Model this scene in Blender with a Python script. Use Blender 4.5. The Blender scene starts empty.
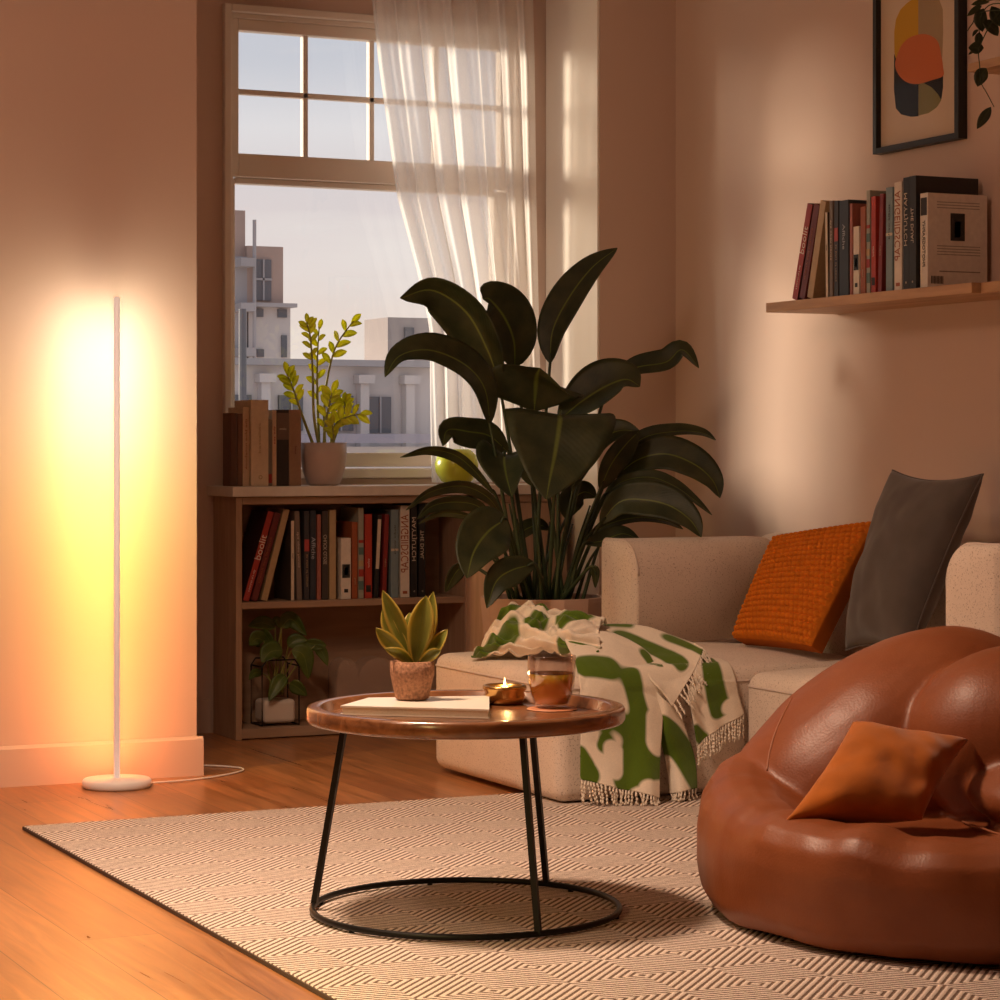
import bpy, bmesh, math, random
import numpy as np
from mathutils import Vector, Matrix, noise
random.seed(11)
S = bpy.context.scene
COL = S.collection
PI = math.pi

# ---------------------------------------------------------------- camera
# X runs along the window wall, Y is the depth of the room, Z is up (metres)
YAW = math.atan(1160 / 2460)
SN, CS = math.sin(YAW), math.cos(YAW)
cam = bpy.data.cameras.new('camera'); cam.lens = 36 * 2.46; cam.sensor_width = 36
cam.shift_y = -0.053; cam.clip_end = 300
co = bpy.data.objects.new('camera', cam); COL.objects.link(co)
co.location = (0, 0, 0.975); co.rotation_euler = (PI / 2, 0, -YAW)
S.camera = co
TOCAM = Vector((-SN, -CS, 0.1)).normalized()

# ---------------------------------------------------------------- world, sun, room light, exposure
S.view_settings.view_transform = 'Standard'; S.view_settings.look = 'None'
S.view_settings.gamma = 1; S.view_settings.use_curve_mapping = False
S.view_settings.exposure = 0.0
W = bpy.data.worlds.new('sky'); S.world = W; W.use_nodes = True
wn = W.node_tree.nodes; wl = W.node_tree.links; wn.clear()
wo = wn.new('ShaderNodeOutputWorld'); wb = wn.new('ShaderNodeBackground')
wt = wn.new('ShaderNodeTexCoord'); ws = wn.new('ShaderNodeSeparateXYZ')
wr = wn.new('ShaderNodeValToRGB'); wm = wn.new('ShaderNodeMapping'); wz = wn.new('ShaderNodeTexNoise')
wc = wn.new('ShaderNodeValToRGB'); wx = wn.new('ShaderNodeMixRGB')
wl.new(wt.outputs['Generated'], ws.inputs[0]); wl.new(ws.outputs['Z'], wr.inputs[0])
cr = wr.color_ramp
cr.elements[0].position = 0.0; cr.elements[0].color = (0.90, 0.74, 0.62, 1)
cr.elements[1].position = 0.30; cr.elements[1].color = (0.55, 0.60, 0.70, 1)
for p, c in ((0.043, (0.88, 0.75, 0.66)), (0.08, (0.79, 0.70, 0.68)), (0.105, (0.75, 0.69, 0.69)), (0.128, (0.80, 0.78, 0.79)), (0.155, (0.62, 0.64, 0.70))):
    e = cr.elements.new(p); e.color = (*c, 1)
wm.inputs['Scale'].default_value = (2.2, 2.2, 16)
wl.new(wt.outputs['Generated'], wm.inputs[0]); wl.new(wm.outputs[0], wz.inputs['Vector'])
wz.inputs['Scale'].default_value = 1.6; wz.inputs['Detail'].default_value = 4
wc.color_ramp.elements[0].position = 0.50; wc.color_ramp.elements[0].color = (0, 0, 0, 1)
wc.color_ramp.elements[1].position = 0.68; wc.color_ramp.elements[1].color = (0.6, 0.6, 0.6, 1)
wl.new(wz.outputs['Fac'], wc.inputs[0]); wl.new(wc.outputs[0], wx.inputs[0])
wl.new(wr.outputs[0], wx.inputs[1]); wx.inputs[2].default_value = (0.90, 0.85, 0.80, 1)
wl.new(wx.outputs[0], wb.inputs[0]); wb.inputs[1].default_value = 1.0
wl.new(wb.outputs[0], wo.inputs[0])

def lamp(name, kind, loc, energy, color, size=0.2, target=None, size_y=None, parent=None, spread=None):
    d = bpy.data.lights.new(name, kind); d.energy = energy; d.color = color
    if kind == 'AREA':
        d.size = size
        if size_y: d.shape = 'RECTANGLE'; d.size_y = size_y
        if spread: d.spread = spread
    elif kind == 'SUN': d.angle = size
    else: d.shadow_soft_size = size
    o = bpy.data.objects.new(name, d); COL.objects.link(o); o.location = loc
    if target is not None:
        o.rotation_euler = (Vector(target) - Vector(loc)).to_track_quat('-Z', 'Y').to_euler()
    if parent: o.parent = parent
    return o
lamp('side_lamp', 'AREA', (0.85, 3.55, 0.80), 4.8, (1.0, 0.74, 0.28), 0.25, (1.15, 3.95, 0), spread=math.radians(95))
SUN_DIR = Vector((1.0, -1.0, -0.20))
lamp('low_sun', 'SUN', (2, 9, 4), 5.5, (1.0, 0.84, 0.64), math.radians(13.0), Vector((2, 9, 4)) + SUN_DIR)
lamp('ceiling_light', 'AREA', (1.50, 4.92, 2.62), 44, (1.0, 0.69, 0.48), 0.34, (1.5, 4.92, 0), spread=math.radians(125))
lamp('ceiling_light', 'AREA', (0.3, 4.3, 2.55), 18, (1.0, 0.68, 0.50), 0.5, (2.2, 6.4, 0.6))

# ---------------------------------------------------------------- materials
def newmat(name):
    m = bpy.data.materials.new(name); m.use_nodes = True
    n = m.node_tree.nodes; l = m.node_tree.links
    return m, n, l, n['Principled BSDF']
def mat(name, col, rough=0.6, var=0.0, vscale=20, bump=0.0, bscale=200, metal=0.0, spec=0.5, sheen=0.0, coords='Object', emit=None, es=0, coat=0):
    m, n, l, b = newmat(name)
    b.inputs['Base Color'].default_value = (*col, 1); b.inputs['Roughness'].default_value = rough
    b.inputs['Metallic'].default_value = metal; b.inputs['Specular IOR Level'].default_value = spec
    b.inputs['Sheen Weight'].default_value = sheen; b.inputs['Coat Weight'].default_value = coat
    tc = n.new('ShaderNodeTexCoord')
    if var:
        t = n.new('ShaderNodeTexNoise'); t.inputs['Scale'].default_value = vscale; t.inputs['Detail'].default_value = 4
        l.new(tc.outputs[coords], t.inputs['Vector'])
        r = n.new('ShaderNodeValToRGB')
        r.color_ramp.elements[0].position = 0.3; r.color_ramp.elements[1].position = 0.7
        r.color_ramp.elements[0].color = (*[c * (1 - var) for c in col], 1)
        r.color_ramp.elements[1].color = (*[min(1, c * (1 + var)) for c in col], 1)
        l.new(t.outputs['Fac'], r.inputs[0]); l.new(r.outputs[0], b.inputs['Base Color'])
    if bump:
        t = n.new('ShaderNodeTexNoise'); t.inputs['Scale'].default_value = bscale; t.inputs['Detail'].default_value = 3
        l.new(tc.outputs[coords], t.inputs['Vector'])
        bp = n.new('ShaderNodeBump'); bp.inputs['Strength'].default_value = bump; bp.inputs['Distance'].default_value = 0.003
        l.new(t.outputs['Fac'], bp.inputs['Height']); l.new(bp.outputs[0], b.inputs['Normal'])
    if emit:
        b.inputs['Emission Color'].default_value = (*emit, 1); b.inputs['Emission Strength'].default_value = es
    return m
def math_(n, l, op, a, b=None):
    x = n.new('ShaderNodeMath'); x.operation = op
    for i, v in ((0, a), (1, b)):
        if v is None: continue
        if isinstance(v, (int, float)): x.inputs[i].default_value = v
        else: l.new(v, x.inputs[i])
    return x.outputs[0]

def wood(name, c1, c2, axis='X', rough=0.45, scale=1.0, coat=0.0, spec=0.5):
    m, n, l, b = newmat(name)
    tc = n.new('ShaderNodeTexCoord'); mp = n.new('ShaderNodeMapping')
    sc = {'X': (2.2, 22, 22), 'Y': (22, 2.2, 22), 'Z': (22, 22, 2.2)}[axis]
    mp.inputs['Scale'].default_value = [s * scale for s in sc]
    l.new(tc.outputs['Object'], mp.inputs[0])
    t = n.new('ShaderNodeTexNoise'); t.inputs['Scale'].default_value = 1.0; t.inputs['Detail'].default_value = 6; t.inputs['Distortion'].default_value = 1.2
    l.new(mp.outputs[0], t.inputs['Vector'])
    r = n.new('ShaderNodeValToRGB')
    r.color_ramp.elements[0].position = 0.32; r.color_ramp.elements[1].position = 0.7
    r.color_ramp.elements[0].color = (*c1, 1); r.color_ramp.elements[1].color = (*c2, 1)
    l.new(t.outputs['Fac'], r.inputs[0]); l.new(r.outputs[0], b.inputs['Base Color'])
    bp = n.new('ShaderNodeBump'); bp.inputs['Strength'].default_value = 0.12; bp.inputs['Distance'].default_value = 0.002
    l.new(t.outputs['Fac'], bp.inputs['Height']); l.new(bp.outputs[0], b.inputs['Normal'])
    b.inputs['Roughness'].default_value = rough; b.inputs['Coat Weight'].default_value = coat
    b.inputs['Coat Roughness'].default_value = 0.15; b.inputs['Specular IOR Level'].default_value = spec
    return m

def floor_mat():
    m, n, l, b = newmat('oak_planks')
    tc = n.new('ShaderNodeTexCoord'); sp = n.new('ShaderNodeSeparateXYZ'); cb = n.new('ShaderNodeCombineXYZ')
    l.new(tc.outputs['Object'], sp.inputs[0]); l.new(sp.outputs['Y'], cb.inputs['X']); l.new(sp.outputs['X'], cb.inputs['Y'])
    bk = n.new('ShaderNodeTexBrick'); l.new(cb.outputs[0], bk.inputs['Vector'])
    bk.inputs['Scale'].default_value = 1; bk.inputs['Brick Width'].default_value = 1.9; bk.inputs['Row Height'].default_value = 0.165
    bk.inputs['Mortar Size'].default_value = 0.0012; bk.inputs['Mortar Smooth'].default_value = 0.3; bk.inputs['Bias'].default_value = 0
    bk.inputs['Color1'].default_value = (0.50, 0.225, 0.085, 1); bk.inputs['Color2'].default_value = (0.38, 0.16, 0.06, 1)
    bk.inputs['Mortar'].default_value = (0.13, 0.065, 0.03, 1)
    mp = n.new('ShaderNodeMapping'); mp.inputs['Scale'].default_value = (26, 1.6, 1); l.new(tc.outputs['Object'], mp.inputs[0])
    t = n.new('ShaderNodeTexNoise'); t.inputs['Scale'].default_value = 1; t.inputs['Detail'].default_value = 7; t.inputs['Distortion'].default_value = 1.5
    l.new(mp.outputs[0], t.inputs['Vector'])
    r = n.new('ShaderNodeValToRGB'); r.color_ramp.elements[0].position = 0.3; r.color_ramp.elements[1].position = 0.72
    r.color_ramp.elements[0].color = (0.62, 0.56, 0.5, 1); r.color_ramp.elements[1].color = (1.15, 1.12, 1.1, 1)
    l.new(t.outputs['Fac'], r.inputs[0])
    mx = n.new('ShaderNodeMixRGB'); mx.blend_type = 'MULTIPLY'; mx.inputs[0].default_value = 1
    l.new(bk.outputs['Color'], mx.inputs[1]); l.new(r.outputs[0], mx.inputs[2]); l.new(mx.outputs[0], b.inputs['Base Color'])
    rr = n.new('ShaderNodeMapRange'); rr.inputs['To Min'].default_value = 0.24; rr.inputs['To Max'].default_value = 0.36
    l.new(t.outputs['Fac'], rr.inputs['Value']); l.new(rr.outputs[0], b.inputs['Roughness'])
    bp = n.new('ShaderNodeBump'); bp.inputs['Strength'].default_value = 0.025; bp.inputs['Distance'].default_value = 0.002
    ad = math_(n, l, 'ADD', t.outputs['Fac'], math_(n, l, 'MULTIPLY', bk.outputs['Fac'], -1.5))
    l.new(ad, bp.inputs['Height']); l.new(bp.outputs[0], b.inputs['Normal'])
    return m

def rug_mat():
    m, n, l, b = newmat('woven_diamonds')
    tc = n.new('ShaderNodeTexCoord'); sp = n.new('ShaderNodeSeparateXYZ'); l.new(tc.outputs['Object'], sp.inputs[0])
    wob = n.new('ShaderNodeTexNoise'); wob.inputs['Scale'].default_value = 35; l.new(tc.outputs['Object'], wob.inputs['Vector'])
    w = math_(n, l, 'MULTIPLY', math_(n, l, 'SUBTRACT', wob.outputs['Fac'], 0.5), 0.006)
    def tri(o, off):
        v = math_(n, l, 'ADD', math_(n, l, 'ADD', o, w), off)
        return math_(n, l, 'PINGPONG', v, 0.15)
    s = math_(n, l, 'ADD', tri(sp.outputs['X'], 10), tri(sp.outputs['Y'], 10))
    ph = math_(n, l, 'MULTIPLY', s, 2 * PI / 0.0215)
    sn = math_(n, l, 'SINE', ph)
    h = math_(n, l, 'ADD', math_(n, l, 'MULTIPLY', sn, 0.5), 0.5)
    fz = n.new('ShaderNodeTexNoise'); fz.inputs['Scale'].default_value = 420; fz.inputs['Detail'].default_value = 2; l.new(tc.outputs['Object'], fz.inputs['Vector'])
    hh = math_(n, l, 'ADD', h, math_(n, l, 'MULTIPLY', math_(n, l, 'SUBTRACT', fz.outputs['Fac'], 0.5), 1.1))
    r = n.new('ShaderNodeValToRGB')
    r.color_ramp.elements[0].position = 0.26; r.color_ramp.elements[1].position = 0.50
    r.color_ramp.elements[0].color = (0.20, 0.14, 0.105, 1); r.color_ramp.elements[1].color = (0.84, 0.71, 0.62, 1)
    l.new(hh, r.inputs[0]); l.new(r.outputs[0], b.inputs['Base Color'])
    b.inputs['Roughness'].default_value = 0.95; b.inputs['Specular IOR Level'].default_value = 0.1
    bp = n.new('ShaderNodeBump'); bp.inputs['Strength'].default_value = 0.7; bp.inputs['Distance'].default_value = 0.004
    l.new(hh, bp.inputs['Height']); l.new(bp.outputs[0], b.inputs['Normal'])
    return m

def speck_fabric(name, col, speck, rough=0.95, amount=0.66, scale=260):
    m, n, l, b = newmat(name)
    tc = n.new('ShaderNodeTexCoord'); t = n.new('ShaderNodeTexNoise'); t.inputs['Scale'].default_value = scale; t.inputs['Detail'].default_value = 3
    l.new(tc.outputs['Object'], t.inputs['Vector'])
    r = n.new('ShaderNodeValToRGB'); r.color_ramp.elements[0].position = amount - 0.06; r.color_ramp.elements[1].position = amount
    r.color_ramp.elements[0].color = (*col, 1); r.color_ramp.elements[1].color = (*speck, 1)
    l.new(t.outputs['Fac'], r.inputs[0])
    t2 = n.new('ShaderNodeTexNoise'); t2.inputs['Scale'].default_value = 9; t2.inputs['Detail'].default_value = 3; l.new(tc.outputs['Object'], t2.inputs['Vector'])
    mr = n.new('ShaderNodeMapRange'); mr.inputs['To Min'].default_value = 0.9; mr.inputs['To Max'].default_value = 1.06; l.new(t2.outputs['Fac'], mr.inputs['Value'])
    mx = n.new('ShaderNodeMixRGB'); mx.blend_type = 'MULTIPLY'; mx.inputs[0].default_value = 1
    l.new(r.outputs[0], mx.inputs[1]); l.new(mr.outputs[0], mx.inputs[2]); l.new(mx.outputs[0], b.inputs['Base Color'])
    b.inputs['Roughness'].default_value = rough; b.inputs['Specular IOR Level'].default_value = 0.15; b.inputs['Sheen Weight'].default_value = 0.15
    bp = n.new('ShaderNodeBump'); bp.inputs['Strength'].default_value = 0.35; bp.inputs['Distance'].default_value = 0.002
    l.new(t.outputs['Fac'], bp.inputs['Height']); l.new(bp.outputs[0], b.inputs['Normal'])
    return m

def leaf_mat(name, dark, light, rib, trans=0.25, edge=None, rough=0.38):
    # UV: u across the blade (0.5 = midrib), v along it
    m, n, l, b = newmat(name)
    uv = n.new('ShaderNodeUVMap'); sp = n.new('ShaderNodeSeparateXYZ'); l.new(uv.outputs[0], sp.inputs[0])
    d = math_(n, l, 'ABSOLUTE', math_(n, l, 'SUBTRACT', sp.outputs['X'], 0.5))
    tc = n.new('ShaderNodeTexCoord'); t = n.new('ShaderNodeTexNoise'); t.inputs['Scale'].default_value = 14; t.inputs['Detail'].default_value = 3
    l.new(tc.outputs['Object'], t.inputs['Vector'])
    r = n.new('ShaderNodeValToRGB'); r.color_ramp.elements[0].position = 0.35; r.color_ramp.elements[1].position = 0.75
    r.color_ramp.elements[0].color = (*dark, 1); r.color_ramp.elements[1].color = (*light, 1); l.new(t.outputs['Fac'], r.inputs[0])
    ribf = n.new('ShaderNodeMapRange'); ribf.inputs['From Min'].default_value = 0.030; ribf.inputs['From Max'].default_value = 0.008
    l.new(d, ribf.inputs['Value'])
    mx = n.new('ShaderNodeMixRGB'); l.new(ribf.outputs[0], mx.inputs[0]); l.new(r.outputs[0], mx.inputs[1]); mx.inputs[2].default_value = (*rib, 1)
    col = mx.outputs[0]
    if edge:
        ef = n.new('ShaderNodeMapRange'); ef.inputs['From Min'].default_value = 0.30; ef.inputs['From Max'].default_value = 0.42
        l.new(d, ef.inputs['Value'])
        me = n.new('ShaderNodeMixRGB'); l.new(ef.outputs[0], me.inputs[0]); l.new(col, me.inputs[1]); me.inputs[2].default_value = (*edge, 1); col = me.outputs[0]
    l.new(col, b.inputs['Base Color']); b.inputs['Roughness'].default_value = rough
    vein = math_(n, l, 'SINE', math_(n, l, 'MULTIPLY', math_(n, l, 'ADD', sp.outputs['Y'], math_(n, l, 'MULTIPLY', d, -0.5)), 170))
    bp = n.new('ShaderNodeBump'); bp.inputs['Strength'].default_value = 0.10; bp.inputs['Distance'].default_value = 0.002
    l.new(vein, bp.inputs['Height']); l.new(bp.outputs[0], b.inputs['Normal'])
    tr = n.new('ShaderNodeBsdfTranslucent'); hs = n.new('ShaderNodeHueSaturation'); hs.inputs['Value'].default_value = 2.6; hs.inputs['Saturation'].default_value = 1.1
    l.new(col, hs.inputs['Color']); l.new(hs.outputs[0], tr.inputs['Color'])
    ms = n.new('ShaderNodeMixShader'); ms.inputs[0].default_value = trans
    l.new(b.outputs[0], ms.inputs[1]); l.new(tr.outputs[0], ms.inputs[2])
    l.new(ms.outputs[0], n['Material Output'].inputs['Surface'])
    return m

def glass_mat(name, tint=(1, 1, 1), gloss=0.06, rough=0.02, k=0.35):
    m, n, l, b = newmat(name)
    tr = n.new('ShaderNodeBsdfTransparent'); tr.inputs[0].default_value = (*tint, 1)
    gl = n.new('ShaderNodeBsdfGlossy'); gl.inputs['Roughness'].default_value = rough
    lw = n.new('ShaderNodeLayerWeight'); lw.inputs['Blend'].default_value = 0.25
    f = math_(n, l, 'ADD', math_(n, l, 'MULTIPLY', lw.outputs['Facing'], k), gloss)
    ms = n.new('ShaderNodeMixShader'); l.new(f, ms.inputs[0]); l.new(tr.outputs[0], ms.inputs[1]); l.new(gl.outputs[0], ms.inputs[2])
    l.new(ms.outputs[0], n['Material Output'].inputs['Surface'])
    return m

def sheer_mat():
    m, n, l, b = newmat('sheer_voile')
    df = n.new('ShaderNodeBsdfDiffuse'); df.inputs[0].default_value = (0.92, 0.88, 0.84, 1)
    tl = n.new('ShaderNodeBsdfTranslucent'); tl.inputs[0].default_value = (0.96, 0.93, 0.90, 1)
    tp = n.new('ShaderNodeBsdfTransparent')
    tc = n.new('ShaderNodeTexCoord'); t = n.new('ShaderNodeTexNoise'); t.inputs['Scale'].default_value = 320; l.new(tc.outputs['Object'], t.inputs['Vector'])
    m1 = n.new('ShaderNodeMixShader'); m1.inputs[0].default_value = 0.75; l.new(df.outputs[0], m1.inputs[1]); l.new(tl.outputs[0], m1.inputs[2])
    lw = n.new('ShaderNodeLayerWeight'); lw.inputs['Blend'].default_value = 0.4
    f = math_(n, l, 'MULTIPLY', math_(n, l, 'SUBTRACT', 1.0, lw.outputs['Facing']), 0.31)
    f = math_(n, l, 'ADD', f, math_(n, l, 'MULTIPLY', math_(n, l, 'SUBTRACT', t.outputs['Fac'], 0.5), 0.2))
    m2 = n.new('ShaderNodeMixShader'); l.new(f, m2.inputs[0]); l.new(m1.outputs[0], m2.inputs[1]); l.new(tp.outputs[0], m2.inputs[2])
    l.new(m2.outputs[0], n['Material Output'].inputs['Surface'])
    return m

def throw_mat():
    m, n, l, b = newmat('throw_wool')
    at = n.new('ShaderNodeAttribute'); at.attribute_name = 'pattern'
    tc = n.new('ShaderNodeTexCoord'); t = n.new('ShaderNodeTexNoise'); t.inputs['Scale'].default_value = 300; t.inputs['Detail'].default_value = 3
    l.new(tc.outputs['Object'], t.inputs['Vector'])
    r = n.new('ShaderNodeMapRange'); r.inputs['From Min'].default_value = -0.004; r.inputs['From Max'].default_value = 0.004; l.new(at.outputs['Fac'], r.inputs['Value'])
    mx = n.new('ShaderNodeMixRGB'); l.new(r.outputs[0], mx.inputs[0]); mx.inputs[1].default_value = (0.80, 0.70, 0.57, 1); mx.inputs[2].default_value = (0.085, 0.142, 0.012, 1)
    v = n.new('ShaderNodeMapRange'); v.inputs['To Min'].default_value = 0.82; v.inputs['To Max'].default_value = 1.12; l.new(t.outputs['Fac'], v.inputs['Value'])
    m2 = n.new('ShaderNodeMixRGB'); m2.blend_type = 'MULTIPLY'; m2.inputs[0].default_value = 1; l.new(mx.outputs[0], m2.inputs[1]); l.new(v.outputs[0], m2.inputs[2])
    l.new(m2.outputs[0], b.inputs['Base Color']); b.inputs['Roughness'].default_value = 0.95; b.inputs['Specular IOR Level'].default_value = 0.1; b.inputs['Sheen Weight'].default_value = 0.2
    bp = n.new('ShaderNodeBump'); bp.inputs['Strength'].default_value = 0.3; bp.inputs['Distance'].default_value = 0.002
    l.new(t.outputs['Fac'], bp.inputs['Height']); l.new(bp.outputs[0], b.inputs['Normal'])
    return m

def leather_mat():
    m, n, l, b = newmat('tan_leather')
    tc = n.new('ShaderNodeTexCoord')
    v = n.new('ShaderNodeTexVoronoi'); v.inputs['Scale'].default_value = 190; l.new(tc.outputs['Object'], v.inputs['Vector'])
    t = n.new('ShaderNodeTexNoise'); t.inputs['Scale'].default_value = 7; t.inputs['Detail'].default_value = 4; l.new(tc.outputs['Object'], t.inputs['Vector'])
    r = n.new('ShaderNodeValToRGB'); r.color_ramp.elements[0].position = 0.3; r.color_ramp.elements[1].position = 0.7
    r.color_ramp.elements[0].color = (0.225, 0.060, 0.018, 1); r.color_ramp.elements[1].color = (0.27, 0.078, 0.024, 1)
    l.new(t.outputs['Fac'], r.inputs[0]); l.new(r.outputs[0], b.inputs['Base Color'])
    b.inputs['Roughness'].default_value = 0.43; b.inputs['Specular IOR Level'].default_value = 0.45
    bp = n.new('ShaderNodeBump'); bp.inputs['Strength'].default_value = 0.16; bp.inputs['Distance'].default_value = 0.0015
    l.new(v.outputs['Distance'], bp.inputs['Height']); l.new(bp.outputs[0], b.inputs['Normal'])
    return m

WALLC = (0.63, 0.47, 0.385)
M = dict(
    wall=mat('matt_wall_paint', WALLC, 0.9, bump=0.05, bscale=120, spec=0.2),
    reveal=mat('sunlit_white_reveal', (0.86, 0.80, 0.72), 0.8),  # whiter than the wall, sunlight on the reveal put into the colour
    trim=mat('satin_trim_paint', (0.78, 0.70, 0.62), 0.5),
    ceil=mat('ceiling_paint', (0.8, 0.74, 0.68), 0.9),
    floor=floor_mat(), rug=rug_mat(),
    rugedge=mat('rug_binding', (0.10, 0.07, 0.055), 0.95),
    white=mat('white_powder_coat', (0.88, 0.84, 0.82), 0.4),
    pole=mat('white_pole_added_glow', (0.9, 0.86, 0.84), 0.4, emit=(1.0, 0.80, 0.70), es=0.30),  # faint glow added so the white pole stands out pale
    cord=mat('white_cord', (0.8, 0.74, 0.68), 0.5),
    black=mat('black_metal', (0.012, 0.011, 0.010), 0.42, metal=0.6),
    frameblk=mat('black_frame_wood', (0.012, 0.010, 0.010), 0.5),
    cabinet=wood('oak_veneer', (0.34, 0.21, 0.13), (0.46, 0.30, 0.19), 'Z', 0.55),
    cabinetx=wood('oak_veneer_lengthwise', (0.30, 0.19, 0.12), (0.42, 0.27, 0.17), 'X', 0.55),
    shelfw=wood('shelf_oak', (0.44, 0.25, 0.13), (0.60, 0.37, 0.20), 'Y', 0.5),
    slab=mat('pale_slab', (0.70, 0.63, 0.55), 0.45, 0.05, 30),
    tray=wood('walnut_tray', (0.12, 0.044, 0.016), (0.28, 0.115, 0.045), 'X', 0.26, 1.4, coat=0.6),
    sofa=speck_fabric('oat_boucle', (0.73, 0.61, 0.51), (0.38, 0.28, 0.21)),
    piping=mat('oat_piping', (0.62, 0.51, 0.44), 0.9),
    throw=throw_mat(), fringe=mat('cream_wool_fringe', (0.78, 0.69, 0.57), 0.95),
    leather=leather_mat(), seam=mat('leather_seam', (0.33, 0.12, 0.055), 0.5),
    velvet=mat('burnt_orange_velvet', (0.44, 0.118, 0.005), 0.8, 0.16, 14, sheen=0.35, spec=0.2),
    knit=mat('orange_bobble_knit', (0.60, 0.165, 0.012), 0.9, 0.12, 40, bump=0.3, bscale=500, spec=0.15),
    knitside=mat('orange_gusset', (0.52, 0.135, 0.012), 0.9, spec=0.15),
    grey=mat('grey_velvet', (0.092, 0.075, 0.066), 0.85, 0.12, 12, sheen=0.3, spec=0.2),
    sheer=sheer_mat(), glass=glass_mat('window_glass', (1, 1, 1), 0.03), cup=glass_mat('clear_cup_glass', (0.93, 0.88, 0.86), 0.08, 0.02, 0.5),
    artglass=glass_mat('picture_glass', (0.97, 0.97, 0.97), 0.002, 0.05, 0.02),
    bigleaf=leaf_mat('paradise_leaf', (0.032, 0.044, 0.016), (0.070, 0.078, 0.028), (0.16, 0.20, 0.04), 0.26, rough=0.45),
    stalk=mat('dark_green_stalk', (0.035, 0.055, 0.018), 0.5, 0.2, 20),
    zzleaf=leaf_mat('zz_leaf', (0.36, 0.36, 0.035), (0.56, 0.52, 0.08), (0.58, 0.54, 0.15), 0.45),
    zzstem=mat('zz_stem', (0.30, 0.30, 0.07), 0.5, 0.2, 30),
    sucleaf=leaf_mat('yellow_green_leaf', (0.17, 0.19, 0.028), (0.28, 0.27, 0.05), (0.20, 0.22, 0.04), 0.25, edge=(0.50, 0.40, 0.08)),
    geoleaf=leaf_mat('broad_green_leaf', (0.07, 0.11, 0.015), (0.14, 0.19, 0.025), (0.18, 0.22, 0.04), 0.25),
    vineleaf=leaf_mat('vine_leaf', (0.025, 0.035, 0.014), (0.045, 0.06, 0.022), (0.06, 0.08, 0.03), 0.15),
    soil=mat('potting_soil', (0.03, 0.018, 0.01), 1, 0.4, 80, bump=1, bscale=120),
    bigpot=mat('pink_clay_pot', (0.56, 0.37, 0.28), 0.7, 0.06, 9),
    zzpot=mat('taupe_ceramic', (0.50, 0.38, 0.32), 0.55),
    cork=mat('speckled_terracotta', (0.36, 0.18, 0.10), 0.95, 0.4, 150, bump=1.0, bscale=160),
    whitepot=mat('white_ceramic', (0.72, 0.62, 0.53), 0.6),
    lime=mat('lime_glass', (0.62, 0.70, 0.06), 0.25),
    brass=mat('antique_brass', (0.60, 0.37, 0.13), 0.25, metal=1),
    wax=mat('candle_wax', (0.75, 0.50, 0.20), 0.6),
    flame=mat('candle_flame', (1, 0.7, 0.3), 0.5, emit=(1, 0.62, 0.22), es=9),
    tea=mat('amber_tea', (0.95, 0.46, 0.04), 0.2, spec=0.5),
    teatop=mat('tea_surface', (0.10, 0.032, 0.006), 0.1),
    coaster=mat('copper_coaster', (0.50, 0.20, 0.09), 0.5),
    paper=mat('book_paper', (0.72, 0.62, 0.48), 0.9, 0.06, 300),
    pale=mat('pale_cover', (0.80, 0.74, 0.64), 0.32),
    crate=wood('pine_box', (0.48, 0.30, 0.19), (0.60, 0.39, 0.26), 'Z', 0.6),
    acrylic=mat('smoked_acrylic', (0.62, 0.44, 0.33), 0.25),
)
_b = M['tea'].node_tree.nodes['Principled BSDF']; _b.inputs['Subsurface Weight'].default_value = 1.0; _b.inputs['Subsurface Radius'].default_value = (.06, .04, .01); _b.inputs['Subsurface Scale'].default_value = 1.0
M['acrylic'].node_tree.nodes['Principled BSDF'].inputs['Alpha'].default_value = 0.42
_mc = {}
def cmat(col, rough=0.55):
    k = (col, rough)
    if k not in _mc: _mc[k] = mat('cover_%d' % len(_mc), col, rough, 0.06, 60)
    return _mc[k]

# ---------------------------------------------------------------- builders
def link(name, bm, m, parent=None, smooth=False, autosmooth=None):
    me = bpy.data.meshes.new(name); bm.normal_update(); bm.to_mesh(me); bm.free()
    return linkme(name, me, m, parent, smooth)
def linkme(name, me, m, parent=None, smooth=False):
    for x in (m if isinstance(m, (list, tuple)) else [m]): me.materials.append(x)
    if smooth: me.polygons.foreach_set('use_smooth', [True] * len(me.polygons))
    o = bpy.data.objects.new(name, me); COL.objects.link(o)
    if parent is not None: o.parent = parent
    return o
def thing(name, label, cat, loc=(0, 0, 0), rotz=0, group=None):
    o = bpy.data.objects.new(name, None); COL.objects.link(o)
    o.location = loc; o.rotation_euler = (0, 0, rotz); o.empty_display_size = 0.05
    o['label'] = label; o['category'] = cat
    if group: o['group'] = group
    return o
def tag(o, label, cat, group=None):
    o['label'] = label; o['category'] = cat
    if group: o['group'] = group
    return o
def struct(o): o['kind'] = 'structure'; return o

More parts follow.
